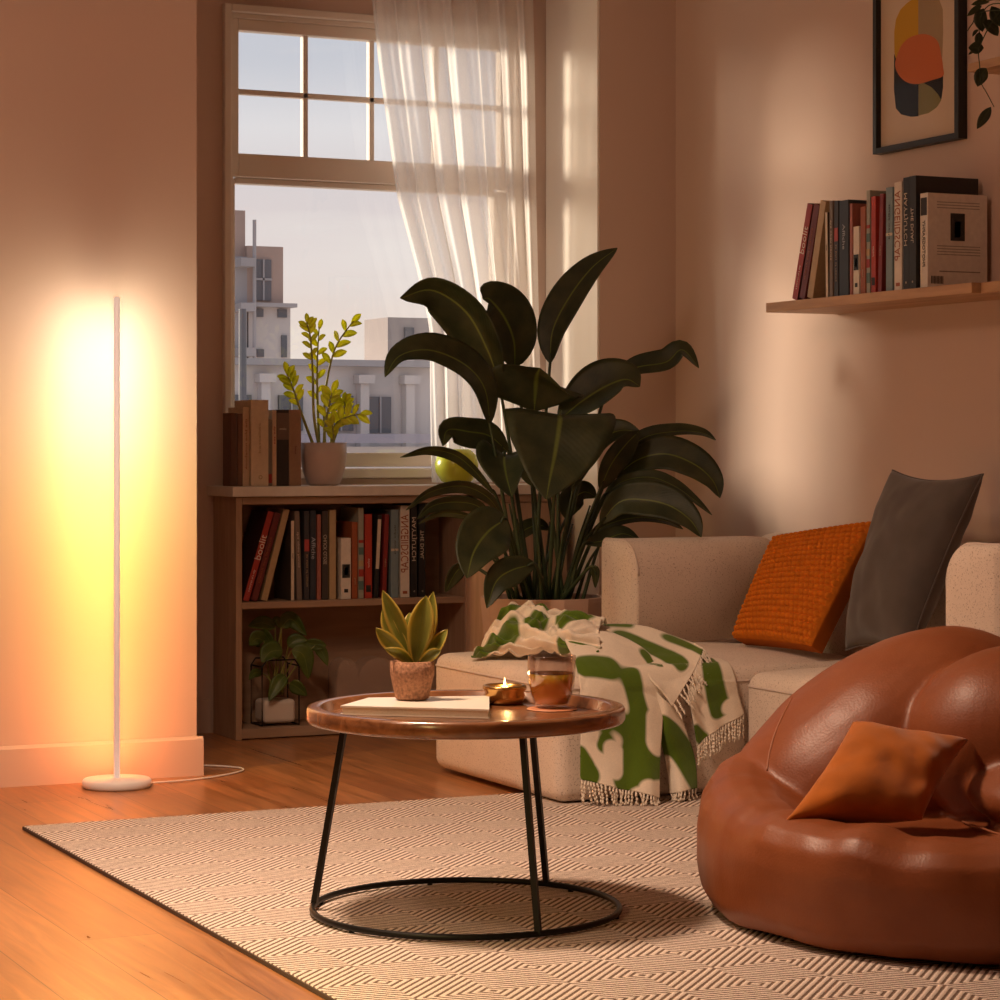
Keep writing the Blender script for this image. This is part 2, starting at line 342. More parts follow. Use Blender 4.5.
def box(bm, x0, x1, y0, y1, z0, z1, bev=0.0, mi=0):
    v = [bm.verts.new((x, y, z)) for z in (z0, z1) for x, y in ((x0, y0), (x1, y0), (x1, y1), (x0, y1))]
    fs = [bm.faces.new([v[i] for i in q]) for q in ((3, 2, 1, 0), (4, 5, 6, 7), (0, 1, 5, 4), (1, 2, 6, 5), (2, 3, 7, 6), (3, 0, 4, 7))]
    for f in fs: f.material_index = mi
    if bev:
        es = list({e for f in fs for e in f.edges})
        r = bmesh.ops.bevel(bm, geom=es, offset=bev, segments=2, profile=0.5, affect='EDGES')
        for f in r['faces']: f.material_index = mi
    return fs
def bx(name, dims, m, parent=None, bev=0.0):
    bm = bmesh.new(); box(bm, *dims, bev); return link(name, bm, m, parent)
def lathe(bm, prof, c=(0, 0, 0), seg=48, mi=0, sx=1, sy=1, rot=0):
    rings = []
    for r, z in prof:
        if r < 1e-6: rings.append([bm.verts.new((c[0], c[1], c[2] + z))])
        else: rings.append([bm.verts.new((c[0] + r * sx * math.cos(rot + 2 * PI * k / seg), c[1] + r * sy * math.sin(rot + 2 * PI * k / seg), c[2] + z)) for k in range(seg)])
    for a, b in zip(rings, rings[1:]):
        for k in range(seg):
            k2 = (k + 1) % seg
            if len(a) == 1 and len(b) == 1: continue
            if len(a) == 1: f = bm.faces.new((a[0], b[k2], b[k]))
            elif len(b) == 1: f = bm.faces.new((a[k], a[k2], b[0]))
            else: f = bm.faces.new((a[k], a[k2], b[k2], b[k]))
            f.material_index = mi
def spline(pts, n):
    P = [Vector(p) for p in pts]
    if len(P) == 2: return [P[0].lerp(P[1], i / (n - 1)) for i in range(n)]
    Q = [P[0] * 2 - P[1]] + P + [P[-1] * 2 - P[-2]]
    out = []
    for i in range(n):
        t = i / (n - 1) * (len(P) - 1); k = min(int(t), len(P) - 2); f = t - k
        a, b, c, d = Q[k:k + 4]
        out.append(0.5 * ((2 * b) + (c - a) * f + (2 * a - 5 * b + 4 * c - d) * f * f + (3 * b - a - 3 * c + d) * f ** 3))
    return out
def tube(bm, pts, r0, r1=None, seg=8, n=None, closed=False, mi=0):
    P = spline(pts, n) if n else [Vector(p) for p in pts]
    r1 = r0 if r1 is None else r1
    rings = []; N = len(P); up = None
    for i, p in enumerate(P):
        if closed: t = (P[(i + 1) % N] - P[i - 1]).normalized()
        else: t = (P[min(i + 1, N - 1)] - P[max(i - 1, 0)]).normalized()
        if up is None:
            up = Vector((0, 0, 1)) if abs(t.z) < 0.9 else Vector((1, 0, 0))
        a = t.cross(up)
        if a.length < 1e-6: a = t.cross(Vector((0, 1, 0.3)))
        a.normalize(); b = t.cross(a).normalized(); up = -b if b.dot(up) < 0 else b
        a = t.cross(up).normalized()
        r = r0 + (r1 - r0) * i / max(1, N - 1)
        rings.append([bm.verts.new(p + r * (math.cos(2 * PI * k / seg) * a + math.sin(2 * PI * k / seg) * up)) for k in range(seg)])
    for i in range(N if closed else N - 1):
        A, B = rings[i], rings[(i + 1) % N]
        for k in range(seg):
            f = bm.faces.new((A[k], A[(k + 1) % seg], B[(k + 1) % seg], B[k])); f.material_index = mi
    if not closed:
        bm.faces.new(rings[0][::-1]).material_index = mi; bm.faces.new(rings[-1]).material_index = mi
def prism(bm, poly, y0, y1, axis='Y', mi=0):
    # poly of 2-D points pulled along one axis
    mk = {'Y': lambda p, t: (p[0], t, p[1]), 'X': lambda p, t: (t, p[0], p[1]), 'Z': lambda p, t: (p[0], p[1], t)}[axis]
    a = [bm.verts.new(mk(p, y0)) for p in poly]; b = [bm.verts.new(mk(p, y1)) for p in poly]
    fs = [bm.faces.new(a), bm.faces.new(b[::-1])]
    for i in range(len(poly)):
        j = (i + 1) % len(poly); fs.append(bm.faces.new((a[j], a[i], b[i], b[j])))
    for f in fs: f.material_index = mi
    bmesh.ops.recalc_face_normals(bm, faces=fs)
def softbox(bm, x0, x1, y0, y1, z0, z1, r, crown=0.0, n=7, rs=5, bulge=0.0):
    # upholstered block: rounded edges of radius r, domed top
    lo = Vector((x0, y0, z0)); hi = Vector((x1, y1, z1)); L = hi - lo
    def ticks(length):
        e = [r * (1 - math.cos(PI / 2 * i / rs)) for i in range(rs)]
        mid = [r + (length - 2 * r) * i / n for i in range(n + 1)]
        return e + mid + [length - q for q in e[::-1]]
    T = [ticks(L[i]) for i in range(3)]
    cache = {}
    def vert(p):
        k = tuple(round(q, 5) for q in p)
        if k in cache: return cache[k]
        p = Vector(p)
        inner = Vector([min(max(p[i], r), L[i] - r) for i in range(3)])
        d = p - inner
        q = inner + d.normalized() * r if d.length > 1e-9 else inner
        u = 2 * q.x / L.x - 1; v = 2 * q.y / L.y - 1; w = q.z / L.z
        q.z += crown * (1 - abs(u) ** 2.4) * (1 - abs(v) ** 2.4) * w * w
        if bulge:
            q.x += bulge * u * (1 - v * v) * (1 - (2 * w - 1) ** 2); q.y += bulge * v * (1 - u * u) * (1 - (2 * w - 1) ** 2)
        cache[k] = bm.verts.new(lo + q); return cache[k]
    for ax in range(3):
        a, b = [i for i in range(3) if i != ax]
        for side in (0, 1):
            for i in range(len(T[a]) - 1):
                for j in range(len(T[b]) - 1):
                    q = []
                    for ii, jj in ((i, j), (i + 1, j), (i + 1, j + 1), (i, j + 1)):
                        p = [0, 0, 0]; p[ax] = 0 if side == 0 else L[ax]; p[a] = T[a][ii]; p[b] = T[b][jj]; q.append(vert(p))
                    if len(set(q)) < 3: continue
                    try: bm.faces.new(list(dict.fromkeys(q)))
                    except ValueError: pass
    bmesh.ops.recalc_face_normals(bm, faces=bm.faces[:])
def leaf(bm, pts, width, roll=0.0, fold=15.0, n=14, m=6, peak=0.45, facing=TOCAM, tip=1.0, mi=0, thick=0.0008):
    P = spline(pts, n + 1); uvl = bm.loops.layers.uv.verify()
    ro, fo = math.radians(roll), math.tan(math.radians(fold))
    top, bot = [], []
    for i, p in enumerate(P):
        t = (P[min(i + 1, n)] - P[max(i - 1, 0)]).normalized()
        nn = facing - t * facing.dot(t)
        if nn.length < 1e-3: nn = Vector((0, 0, 1)) - t * t.z
        nn.normalize(); sd = t.cross(nn).normalized()
        side = math.cos(ro) * sd + math.sin(ro) * nn; nor = side.cross(t).normalized()
        v = i / n
        x = v ** (math.log(0.5) / math.log(peak))
        w = width / 2 * max(0.0, math.sin(PI * x)) ** 0.75 if 0 < i < n else width * 0.012
        rt, rb = [], []
        for k in range(m + 1):
            u = 2 * k / m - 1
            q = p + side * (u * w) + nor * (abs(u) ** 1.3 * w * fo)
            q += nor * (0.03 * w * math.sin(9 * v + 2 * u))
            rt.append(bm.verts.new(q + nor * thick)); rb.append(bm.verts.new(q - nor * thick))
        top.append(rt); bot.append(rb)
    def quad(vs, uvs):
        f = bm.faces.new(vs); f.material_index = mi; f.smooth = True
        for lp, uv in zip(f.loops, uvs): lp[uvl].uv = uv
    for i in range(n):
        for k in range(m):
            uv = ((k / m, i / n), ((k + 1) / m, i / n), ((k + 1) / m, (i + 1) / n), (k / m, (i + 1) / n))
            quad((top[i][k], top[i][k + 1], top[i + 1][k + 1], top[i + 1][k]), uv)
            quad((bot[i][k + 1], bot[i][k], bot[i + 1][k], bot[i + 1][k + 1]), (uv[1], uv[0], uv[3], uv[2]))
        for k in (0, m):
            q = (top[i][k], top[i + 1][k], bot[i + 1][k], bot[i][k]) if k == 0 else (top[i + 1][k], top[i][k], bot[i][k], bot[i + 1][k])
            quad(q, ((k / m, i / n),) * 4)
def text(name, s, size, m, parent, loc, rot, flip=False, ext=0.0003, width=None):
    # lettering as a thin raised mesh; rot = 'down' reads top to bottom, 'up' bottom to top, on a face looking to local -Y
    cu = bpy.data.curves.new('lettering', 'FONT'); cu.body = s; cu.size = size; cu.extrude = ext; cu.resolution_u = 2
    cu.align_x = 'CENTER'; cu.align_y = 'CENTER'
    t = bpy.data.objects.new('lettering', cu); COL.objects.link(t)
    bpy.context.view_layer.update()
    me = bpy.data.meshes.new_from_object(t.evaluated_get(bpy.context.evaluated_depsgraph_get()))
    bpy.data.objects.remove(t); bpy.data.curves.remove(cu)
    xs = [v.co.x for v in me.vertices]
    k = width / (max(xs) - min(xs)) if width and xs else 1.0
    a = {'down': -PI / 2, 'up': PI / 2, 'flat': 0}[rot]
    mm = Matrix.Translation(loc) @ Matrix.Rotation(PI / 2, 4, 'X') @ Matrix.Rotation(a, 4, 'Z') @ Matrix.Diagonal((k, -1 if flip else 1, 1, 1))
    me.transform(mm)
    if flip: me.flip_normals()
    return linkme(name, me, m, parent)

# ---------------------------------------------------------------- the room
struct(bx('floor', (-1.3, 4.6, -1.5, 8.3, -0.12, 0), M['floor']))
struct(bx('ceiling', (-1.3, 4.6, -1.5, 8.3, 2.75, 2.87), M['ceil']))
struct(bx('wall_rear', (-1.3, 4.6, -1.62, -1.5, 0, 2.75), M['wall']))
struct(bx('wall_left', (-1.42, -1.3, -1.5, 8.3, 0, 2.75), M['wall']))
struct(bx('wall_right', (4.27, 4.6, -1.5, 7.6, 0, 2.75), M['wall']))
struct(bx('wall_left_pier', (-1.3, 2.302, 6.995, 8.14, 0, 2.75), M['wall']))
struct(bx('wall_right_pier', (3.969, 4.6, 7.6, 8.14, 0, 2.75), M['wall']))
bm = bmesh.new()
box(bm, 2.302, 2.752, 8.01, 8.14, 0, 2.75); box(bm, 3.83, 3.969, 8.01, 8.14, 0, 2.75)
box(bm, 2.752, 3.83, 8.01, 8.14, 0, 0.865); box(bm, 2.752, 3.83, 8.01, 8.14, 2.468, 2.75)
struct(link('wall_window', bm, M['wall']))
bm = bmesh.new(); prism(bm, [(6.977, 0), (6.977, 0.108), (6.985, 0.116), (6.9945, 0.116), (6.9945, 0)], -1.3, 2.318, 'X')
struct(link('baseboard_left', bm, M['wall']))
struct(bx('baseboard_window', (2.302, 2.684, 7.994, 8.0095, 0, 0.116), M['wall'], bev=0.003))
struct(bx('baseboard_right', (4.254, 4.2695, -1.5, 7.59, 0, 0.116), M['wall'], bev=0.003))
bm = bmesh.new()   # casing round the opening
box(bm, 2.728, 2.754, 7.985, 8.05, 0.865, 2.49, 0.004); box(bm, 3.828, 3.854, 7.985, 8.05, 0.865, 2.49, 0.004)
box(bm, 2.754, 3.828, 7.985, 8.05, 2.464, 2.49, 0.004)
struct(link('trim_1', bm, M['trim']))
struct(bx('bright_reveal_lining', (3.960, 3.9685, 7.603, 8.008, 0, 2.75), M['reveal'], None, .001))  # thin lining added to brighten the reveal as if sunlit
win = bpy.data.objects.new('window_1', None); COL.objects.link(win); struct(win)
bm = bmesh.new()
box(bm, 2.754, 2.768, 8.012, 8.12, 0.90, 2.464, 0.002); box(bm, 3.814, 3.828, 8.012, 8.12, 0.90, 2.464, 0.002)
box(bm, 2.768, 3.814, 8.012, 8.12, 2.448, 2.464, 0.002)
link('window_frame', bm, M['trim'], win)
bm = bmesh.new()   # upper sash with eight panes
box(bm, 2.768, 2.794, 8.03, 8.075, 1.905, 2.448, 0.003); box(bm, 3.79, 3.814, 8.03, 8.075, 1.905, 2.448, 0.003)
box(bm, 2.794, 3.79, 8.03, 8.075, 2.408, 2.448, 0.003); box(bm, 2.794, 3.79, 8.03, 8.075, 1.905, 1.985, 0.003)
for k in (1, 2, 3):
    x = 2.794 + 0.249 * k; box(bm, x - 0.009, x + 0.009, 8.04, 8.07, 1.985, 2.408, 0.002)
box(bm, 2.794, 3.79, 8.04, 8.07, 2.190, 2.208, 0.002)
link('upper_sash', bm, M['trim'], win)
bm = bmesh.new()
box(bm, 2.768, 2.791, 8.06, 8.11, 0.905, 1.90, 0.003); box(bm, 3.776, 3.814, 8.06, 8.11, 0.905, 1.90, 0.003)
box(bm, 2.791, 3.776, 8.06, 8.11, 1.885, 1.905, 0.003); box(bm, 2.791, 3.776, 8.06, 8.11, 0.905, 0.955, 0.003)
link('lower_sash', bm, M['trim'], win)
bx('window_pane', (2.792, 3.792, 8.054, 8.057, 1.98, 2.41), M['glass'], win)
bx('window_pane', (2.789, 3.778, 8.084, 8.087, 0.95, 1.89), M['glass'], win)
bx('window_sill', (2.752, 3.83, 7.99, 8.13, 0.866, 0.90), M['trim'], win, 0.005)

# ---------------------------------------------------------------- rug
rug = thing('rug', 'large flat woven rug with a beige and brown diamond stripe pattern on the floor', 'rug')
bx('pile', (1.5745, 4.0, 3.0, 6.1785, 0.001, 0.011), M['rug'], rug, 0.002)
bm = bmesh.new(); box(bm, 1.571, 1.5745, 3.0, 6.182, 0.001, 0.009); box(bm, 1.5745, 4.0, 6.1785, 6.182, 0.001, 0.009)
o = link('binding', bm, M['rugedge'], rug); o['label'] = 'dark bound edge'
RZ = 0.0115

# ---------------------------------------------------------------- floor lamp
fl = thing('floor_lamp', 'slim white pole floor lamp glowing amber onto the wall', 'lamp', (2.015, 6.849, 0))
bm = bmesh.new(); lathe(bm, [(0, 0), (.094, 0), (.099, .004), (.099, .019), (.094, .025), (.012, .027), (0, .027)], seg=64)
link('base', bm, M['white'], fl, True)
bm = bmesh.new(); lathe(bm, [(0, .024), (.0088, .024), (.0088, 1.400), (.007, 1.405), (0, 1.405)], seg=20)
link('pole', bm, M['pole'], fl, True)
m, n, l, b = newmat('led_strip'); tc = n.new('ShaderNodeTexCoord'); sp = n.new('ShaderNodeSeparateXYZ'); l.new(tc.outputs['Object'], sp.inputs[0])
r = n.new('ShaderNodeValToRGB'); l.new(math_(n, l, 'MULTIPLY', sp.outputs['Z'], 0.7), r.inputs[0])
LED = ((0.0, (1, .36, .09)), (0.25, (1, .52, .10)), (0.5, (1, .78, .16)), (0.8, (1, .90, .42)), (1.0, (1, .93, .58)))
r.color_ramp.elements[0].color = (*LED[0][1], 1); r.color_ramp.elements[1].color = (*LED[-1][1], 1)
for p, c in LED[1:-1]: e = r.color_ramp.elements.new(p); e.color = (*c, 1)
l.new(r.outputs[0], b.inputs['Emission Color']); b.inputs['Emission Strength'].default_value = 3
bx('light_strip', (-.004, .004, .0088, .0098, .06, 1.39), m, fl)
for k, (e, c) in enumerate(((.92, (1, .30, .085)), (.80, (1, .38, .085)), (.80, (1, .56, .12)), (.84, (1, .72, .21)), (.95, (1, .84, .46)), (.95, (1, .88, .66)))):
    z = .06 + .2217 * (k + .5)
    lamp('strip_light', 'AREA', (0, .0115, z), e * (.45 if k < 3 else .28), c, .012, (0, 1, z), size_y=.221, parent=fl)
    for sg in (-1, 1):   # the strip throws its light out to both sides along the wall
        lamp('strip_light', 'AREA', (.0095 * sg, .0115, z), e * (.62 if k < 3 else .95), c, .012, (.0095 * sg + sg * .94, .0115 + .342, z), size_y=.221, parent=fl)
bm = bmesh.new()
tube(bm, [(.098, .0, .006), (.20, .02, .004), (.31, .06, .004), (.41, .13, .004), (.45, .20, .004), (.42, .27, .004), (.36, .33, .004), (.31, .40, .004), (.30, .6, .004), (.29, .9, .004)], .0028, n=60)
link('power_cord', bm, M['cord'], fl, True)

# ---------------------------------------------------------------- cabinet with open shelves
bc = thing('bookcase', 'low oak bookcase with open shelves below the window', 'bookcase', (0, 0, 0))
bm = bmesh.new(); box(bm, 2.69, 2.712, 7.76, 7.994, 0, .808, .002); link('side_panel', bm, M['cabinet'], bc)
bm = bmesh.new(); box(bm, 3.525, 3.575, 7.76, 7.994, 0, .808, .002); link('divider', bm, M['cabinet'], bc)
bm = bmesh.new(); box(bm, 3.90, 3.922, 7.76, 7.994, 0, .808, .002); link('side_panel', bm, M['cabinet'], bc)
bx('top_panel', (2.712, 3.90, 7.76, 7.994, .783, .808), M['cabinetx'], bc, .002)
bx('shelf', (2.712, 3.525, 7.765, 7.985, .435, .457), M['cabinetx'], bc, .002)
bx('bottom_panel', (2.712, 3.90, 7.762, 7.994, .004, .036), M['cabinetx'], bc, .002)
bx('back_panel', (2.712, 3.90, 7.985, 7.993, .036, .783), M['cabinetx'], bc)
d = bx('cupboard_door', (3.579, 3.896, 7.765, 7.783, .04, .78), M['cabinet'], bc, .002)
bx('door_knob', (3.60, 3.612, 7.748, 7.7648, .40, .44), M['black'], d, .003)
tag(bx('windowsill_top', (2.672, 3.922, 7.74, 8.008, .8095, .8435), M['slab'], None, .003), 'pale slab top lying on the oak bookcase under the window', 'shelf top')
CT = .844

# ---------------------------------------------------------------- books
LT = cmat((.78, .70, .60)); DK = cmat((.015, .012, .012))
def book(label, w, h, d, col, loc, rotz=0, lean=0.0, group=None, words=None, patch=None, rough=.5, flip=True, backcover=False, round_spine=False, board=None):
    # spine looks to local -Y; w thickness, h height, d depth
    t = thing('book', label, 'book', (loc[0], loc[1], loc[2] + abs(math.sin(lean)) * w / 2), 0, group)
    t.rotation_euler = (0, lean, 0) if rotz == 0 else (Matrix.Rotation(rotz, 3, 'Z') @ Matrix.Rotation(lean, 3, 'Y')).to_euler()
    c = cmat(col, rough) if isinstance(col, tuple) else col
    bm = bmesh.new(); b = min(.0022, w * .12)
    box(bm, -w / 2, -w / 2 + b, 0.002, d, 0, h, .0006); box(bm, w / 2 - b, w / 2, 0.002, d, 0, h, .0006)
    if round_spine:
        prism(bm, [(-w / 2, .004)] + [(w / 2 * -math.cos(PI * k / 8), .004 - .006 * math.sin(PI * k / 8)) for k in range(1, 8)] + [(w / 2, .004)], 0, h, 'Z')
    else: box(bm, -w / 2, w / 2, 0, .003, 0, h, .0007)
    link('cover', bm, cmat(board, rough) if board else c, t)
    if board: o = bx('spine', (-w / 2 * .99, w / 2 * .99, -.0006, .0012, 0, h), c, t)
    bx('page_block', (-w / 2 + b, w / 2 - b, .0032, d - .005, .004, h - .004), M['paper'], t)
    for q in words or ():
        s, size, colr, z, rot = q[:5]
        tx = text('lettering', s, size, cmat(colr), t, (0, -.0010 if not round_spine else -.0028, z), rot, flip and not (len(q) > 6), width=q[5] if len(q) > 5 else None)
    for (z0, z1, colr, *f) in patch or ():
        k = f[0] if f else .96
        o = bx('spine_patch', (-w / 2 * k, w / 2 * k, -.0009, .0005, z0, z1), cmat(colr), t)
    return t
CRM = (.66, .55, .42); RST = (.34, .09, .03); RED = (.36, .035, .025); DRD = (.15, .022, .018); TAN = (.46, .32, .17)
GRB = (.20, .15, .115); BLK = (.02, .018, .018); CHA = (.045, .042, .045); BLU = (.20, .27, .29); WHT = (.72, .64, .54)
# (kind, x0, x1 at foot, x0, x1 at head, height above the board) measured on the bookcase and on the wall shelf
KIND = {
 'redA': dict(col=RED, words=[('boolit', .034, WHT, .185, 'up', .085, 1), ('a portrait of a city', .009, WHT, .07, 'up', .075, 1)], board=(.06, .018, .015)),  # near-black board: shade on the cover side painted in
 'redB': dict(col=DRD, words=[('theory and practice', .011, RST, .14, 'up', .16)]),
 'tan': dict(col=TAN, words=[]),
 'thin': dict(col=CRM, board=(.07, .05, .035), words=[('notes', .008, GRB, .15, 'down')]),  # dark board paints the shade on its side, spine stays cream
 'greybrown': dict(col=GRB, words=[('the open house', .010, CRM, .17, 'down', .12)]),
 'redpatch': dict(col=CHA, words=[('an atlas of rooms', .009, TAN, .10, 'down', .11)], patch=[(.165, .205, (.42, .06, .05))]),
 'script': dict(col=(.03, .035, .045), words=[('Affiche', .020, (.42, .44, .48), .175, 'down', .075, 1)]),
 'pink': dict(col=(.36, .12, .085), words=[]),
 'chuck': dict(col=(.055, .042, .032), words=[('CHUCK CLOSE', .017, CRM, .17, 'down', .10)]),
 'tall': dict(col=TAN, words=[]),
 'portrait': dict(col=WHT, words=[], patch=[(.072, .118, BLK, .8), (.082, .108, (.40, .34, .29), .36), (.022, .034, BLK, .4)]),
 'rust': dict(col=RST, words=[('forms', .010, TAN, .06, 'down')]),
 'pattern': dict(col=(.34, .33, .26), words=[], patch=[(.03, .06, (.10, .17, .16)), (.075, .10, RED), (.11, .13, TAN), (.15, .175, (.10, .17, .16)), (.19, .2, RED)]),
 'red': dict(col=(.44, .045, .025), words=[('colour', .012, WHT, .12, 'down')], patch=[(.022, .045, BLK, .7)]),
 'blackwhite': dict(col=BLK, words=[], patch=[(.10, .27, CRM, .8)]),
 'darkred': dict(col=(.22, .022, .02), words=[('modern', .009, TAN, .12, 'up')]),
 'blue': dict(col=BLU, words=[('studio works', .010, CHA, .2, 'down', .10)], patch=[(.16, .168, CRM)]),
 'rustcream': dict(col=WHT, words=[('ANGEIIDSCAP', .040, RST, .185, 'down', .20)], patch=[(.012, .022, RST, .5)]),
 'jam': dict(col=BLK, words=[('MAYTJUTCH', .021, CRM, .20, 'down', .15), ('o', .012, CRM, .02, 'down')]),
 'ruav': dict(col=(.014, .013, .014), words=[('THE DUAL', .018, CRM, .18, 'down', .10), ('o', .012, CRM, .02, 'down')]),
 'white': dict(col=(.74, .69, .62), words=[('PHOTOGRAPHY', .018, BLK, .125, 'up', .13)], patch=[(.205, .255, CHA, .8)]),
}
def place(kind, foot, head, ztop, zbase, spine, along, depth, label, group, wk=.90):
    f0, f1, h0, h1 = foot + head
    w = abs(f1 - f0) * wk; fc = (f0 + f1) / 2; hc = (h0 + h1) / 2
    sgn = 1 if along == 'X' else -1
    lean = math.atan2((hc - fc) * sgn, ztop - zbase)
    if abs(lean) < .015: lean = 0
    h = (ztop - zbase) / math.cos(lean) - abs(math.sin(lean)) * w / 2
    k = KIND[kind]
    loc = (fc, spine, zbase) if along == 'X' else (spine, fc, zbase)
    return book(label, w, h, depth, k['col'], loc, 0 if along == 'X' else -PI / 2, lean, group, k.get('words'), k.get('patch'), board=k.get('board'))
SB = .4575
G1 = 'books in the bookcase'
for row in (
 ('redA', (2.727, 2.750), (2.817, 2.840), .758, 'red book with white lettering leaning at the left end of the bookcase row'),
 ('redB', (2.756, 2.780), (2.843, 2.864), .753, 'dark red book leaning second from the left end of the bookcase row'),
 ('tan', (2.792, 2.816), (2.873, 2.896), .765, 'tan leaning book with a blank spine in the bookcase, third from the left'),
 ('thin', (2.899, 2.911), (2.896, 2.907), .726, 'thin cream book standing after the leaning books in the bookcase'),
 ('greybrown', (2.921, 2.940), (2.911, 2.930), .759, 'grey brown book tilting left beside the thin cream one in the bookcase'),
 ('redpatch', (2.946, 2.966), (2.946, 2.966), .759, 'charcoal book with a small red patch on its spine in the bookcase'),
 ('script', (2.968, 2.990), (2.968, 2.990), .760, 'dark blue book with grey script lettering in the bookcase'),
 ('pink', (2.993, 3.008), (2.993, 3.008), .746, 'thin pinkish red book left of the brown lettered one in the bookcase'),
 ('chuck', (3.011, 3.034), (3.011, 3.034), .758, 'dark brown book with cream capital letters in the bookcase'),
 ('tall', (3.037, 3.063), (3.037, 3.063), .761, 'tan upright book left of the short white one in the bookcase'),
 ('portrait', (3.079, 3.118), (3.079, 3.118), .665, 'short white book with a portrait on its spine in the bookcase'),
 ('rust', (3.120, 3.142), (3.120, 3.142), .719, 'rust brown book right of the short white one in the bookcase'),
 ('pattern', (3.143, 3.164), (3.143, 3.164), .767, 'pale green patterned spine book left of the bright red one in the bookcase'),
 ('red', (3.167, 3.195), (3.167, 3.195), .745, 'bright red upright book in the bookcase'),
 ('blackwhite', (3.200, 3.217), (3.214, 3.231), .742, 'black and cream book leaning beside the bright red one in the bookcase'),
 ('darkred', (3.230, 3.247), (3.242, 3.258), .744, 'thin dark red book leaning towards the pale blue one in the bookcase'),
 ('blue', (3.263, 3.294), (3.263, 3.294), .760, 'pale blue book standing in the bookcase'),
 ('rustcream', (3.298, 3.335), (3.298, 3.335), .773, 'cream book with large rust letters in the bookcase'),
 ('jam', (3.338, 3.363), (3.338, 3.363), .781, 'black book right of the rust lettered one in the bookcase'),
 ('ruav', (3.367, 3.395), (3.367, 3.395), .778, 'black book at the right end of the bookcase row')):
    place(row[0], row[1], row[2], row[3], SB, 7.80, 'X', .165, row[4], G1)

# wall shelf with the same kinds of books
sh = thing('wall_shelf', 'long oak shelf on the right wall carrying a row of books', 'shelf', (0, 0, 0))
bm = bmesh.new(); box(bm, 4.019, 4.269, 5.511, 6.581, 1.394, 1.4235, .002); link('board', bm, M['shelfw'], sh)
tag(bx('wall_shelf', (4.045, 4.269, 4.6, 5.505, 1.394, 1.4235), M['shelfw'], None, .002), 'darker oak shelf board continuing at the right edge behind the white book', 'shelf')
G2 = 'books on the wall shelf'; SH = 1.424
for row in (
 ('redA', (6.462, 6.430), (6.371, 6.343), 1.713, 'red book with white lettering leaning at the left end of the wall shelf'),
 ('redB', (6.422, 6.388), (6.333, 6.307), 1.709, 'dark red book leaning second from the left on the wall shelf'),
 ('tan', (6.378, 6.343), (6.298, 6.270), 1.716, 'tan leaning book with a blank spine on the wall shelf, third from the left'),
 ('thin', (6.270, 6.257), (6.275, 6.262), 1.680, 'thin cream book right of the leaning books on the wall shelf'),
 ('greybrown', (6.252, 6.233), (6.255, 6.236), 1.713, 'grey brown book beside the thin cream one on the wall shelf'),
 ('redpatch', (6.226, 6.203), (6.226, 6.203), 1.710, 'charcoal book with a small red patch on its spine on the wall shelf'),
 ('script', (6.200, 6.146), (6.200, 6.146), 1.708, 'thick dark book with grey script lettering on the wall shelf'),
 ('pink', (6.142, 6.127), (6.142, 6.127), 1.695, 'thin pinkish red book left of the short white one on the wall shelf'),
 ('portrait', (6.124, 6.090), (6.124, 6.090), 1.625, 'short white book with a portrait on its spine on the wall shelf'),
 ('rust', (6.086, 6.058), (6.086, 6.058), 1.680, 'rust brown book right of the short white one on the wall shelf'),
 ('pattern', (6.054, 6.034), (6.054, 6.034), 1.725, 'pale green patterned spine book on the wall shelf'),
 ('red', (6.030, 6.005), (6.026, 6.001), 1.705, 'bright red upright book on the wall shelf'),
 ('darkred', (5.996, 5.975), (5.985, 5.964), 1.709, 'thin dark red book leaning beside the pale blue one on the wall shelf'),
 ('blue', (5.955, 5.918), (5.955, 5.918), 1.724, 'pale blue book standing on the wall shelf'),
 ('rustcream', (5.913, 5.872), (5.913, 5.872), 1.735, 'cream book with large rust letters on the wall shelf'),
 ('jam', (5.868, 5.836), (5.868, 5.836), 1.744, 'black book between the rust lettered one and the tall black one on the wall shelf')):
    place(row[0], row[1], row[2], row[3], SH, 4.04, 'Y', .17, row[4], G2)
book('tallest black book behind the white one with a photograph on the wall shelf', .034, .320, .215, BLK, (4.035, 5.813, SH), -PI / 2, 0, G2, KIND['ruav']['words'])
wb_ = book('white book with its back cover and small photograph facing the room on the wall shelf', .036, .268, .205, (.74, .69, .62), (4.045, 5.772, SH), -PI / 2, 0, G2, KIND['white']['words'], KIND['white']['patch'])
X1 = .018
def cover_patch(name, y0, y1, z0, z1, col):
    bx(name, (X1 - .0004, X1 + .0006, y0, y1, z0, z1), cmat(col), wb_)
cover_patch('cover_photo', .078, .127, .135, .213, BLK)
cover_patch('cover_photo_face', .092, .112, .145, .19, (.20, .17, .15))
for k in range(3): cover_patch('cover_text', .032, .178, .226 + .008 * k, .2285 + .008 * k, (.34, .31, .28))
for k in range(4): cover_patch('cover_text', .032, .18, .094 + .008 * k, .0965 + .008 * k, (.34, .31, .28))
cover_patch('cover_text', .04, .18, .046, .049, (.25, .22, .2))
for k in range(9): cover_patch('barcode_bar', .012 + .0048 * k, .0145 + .0048 * k, .012, .034, (.03, .03, .03))

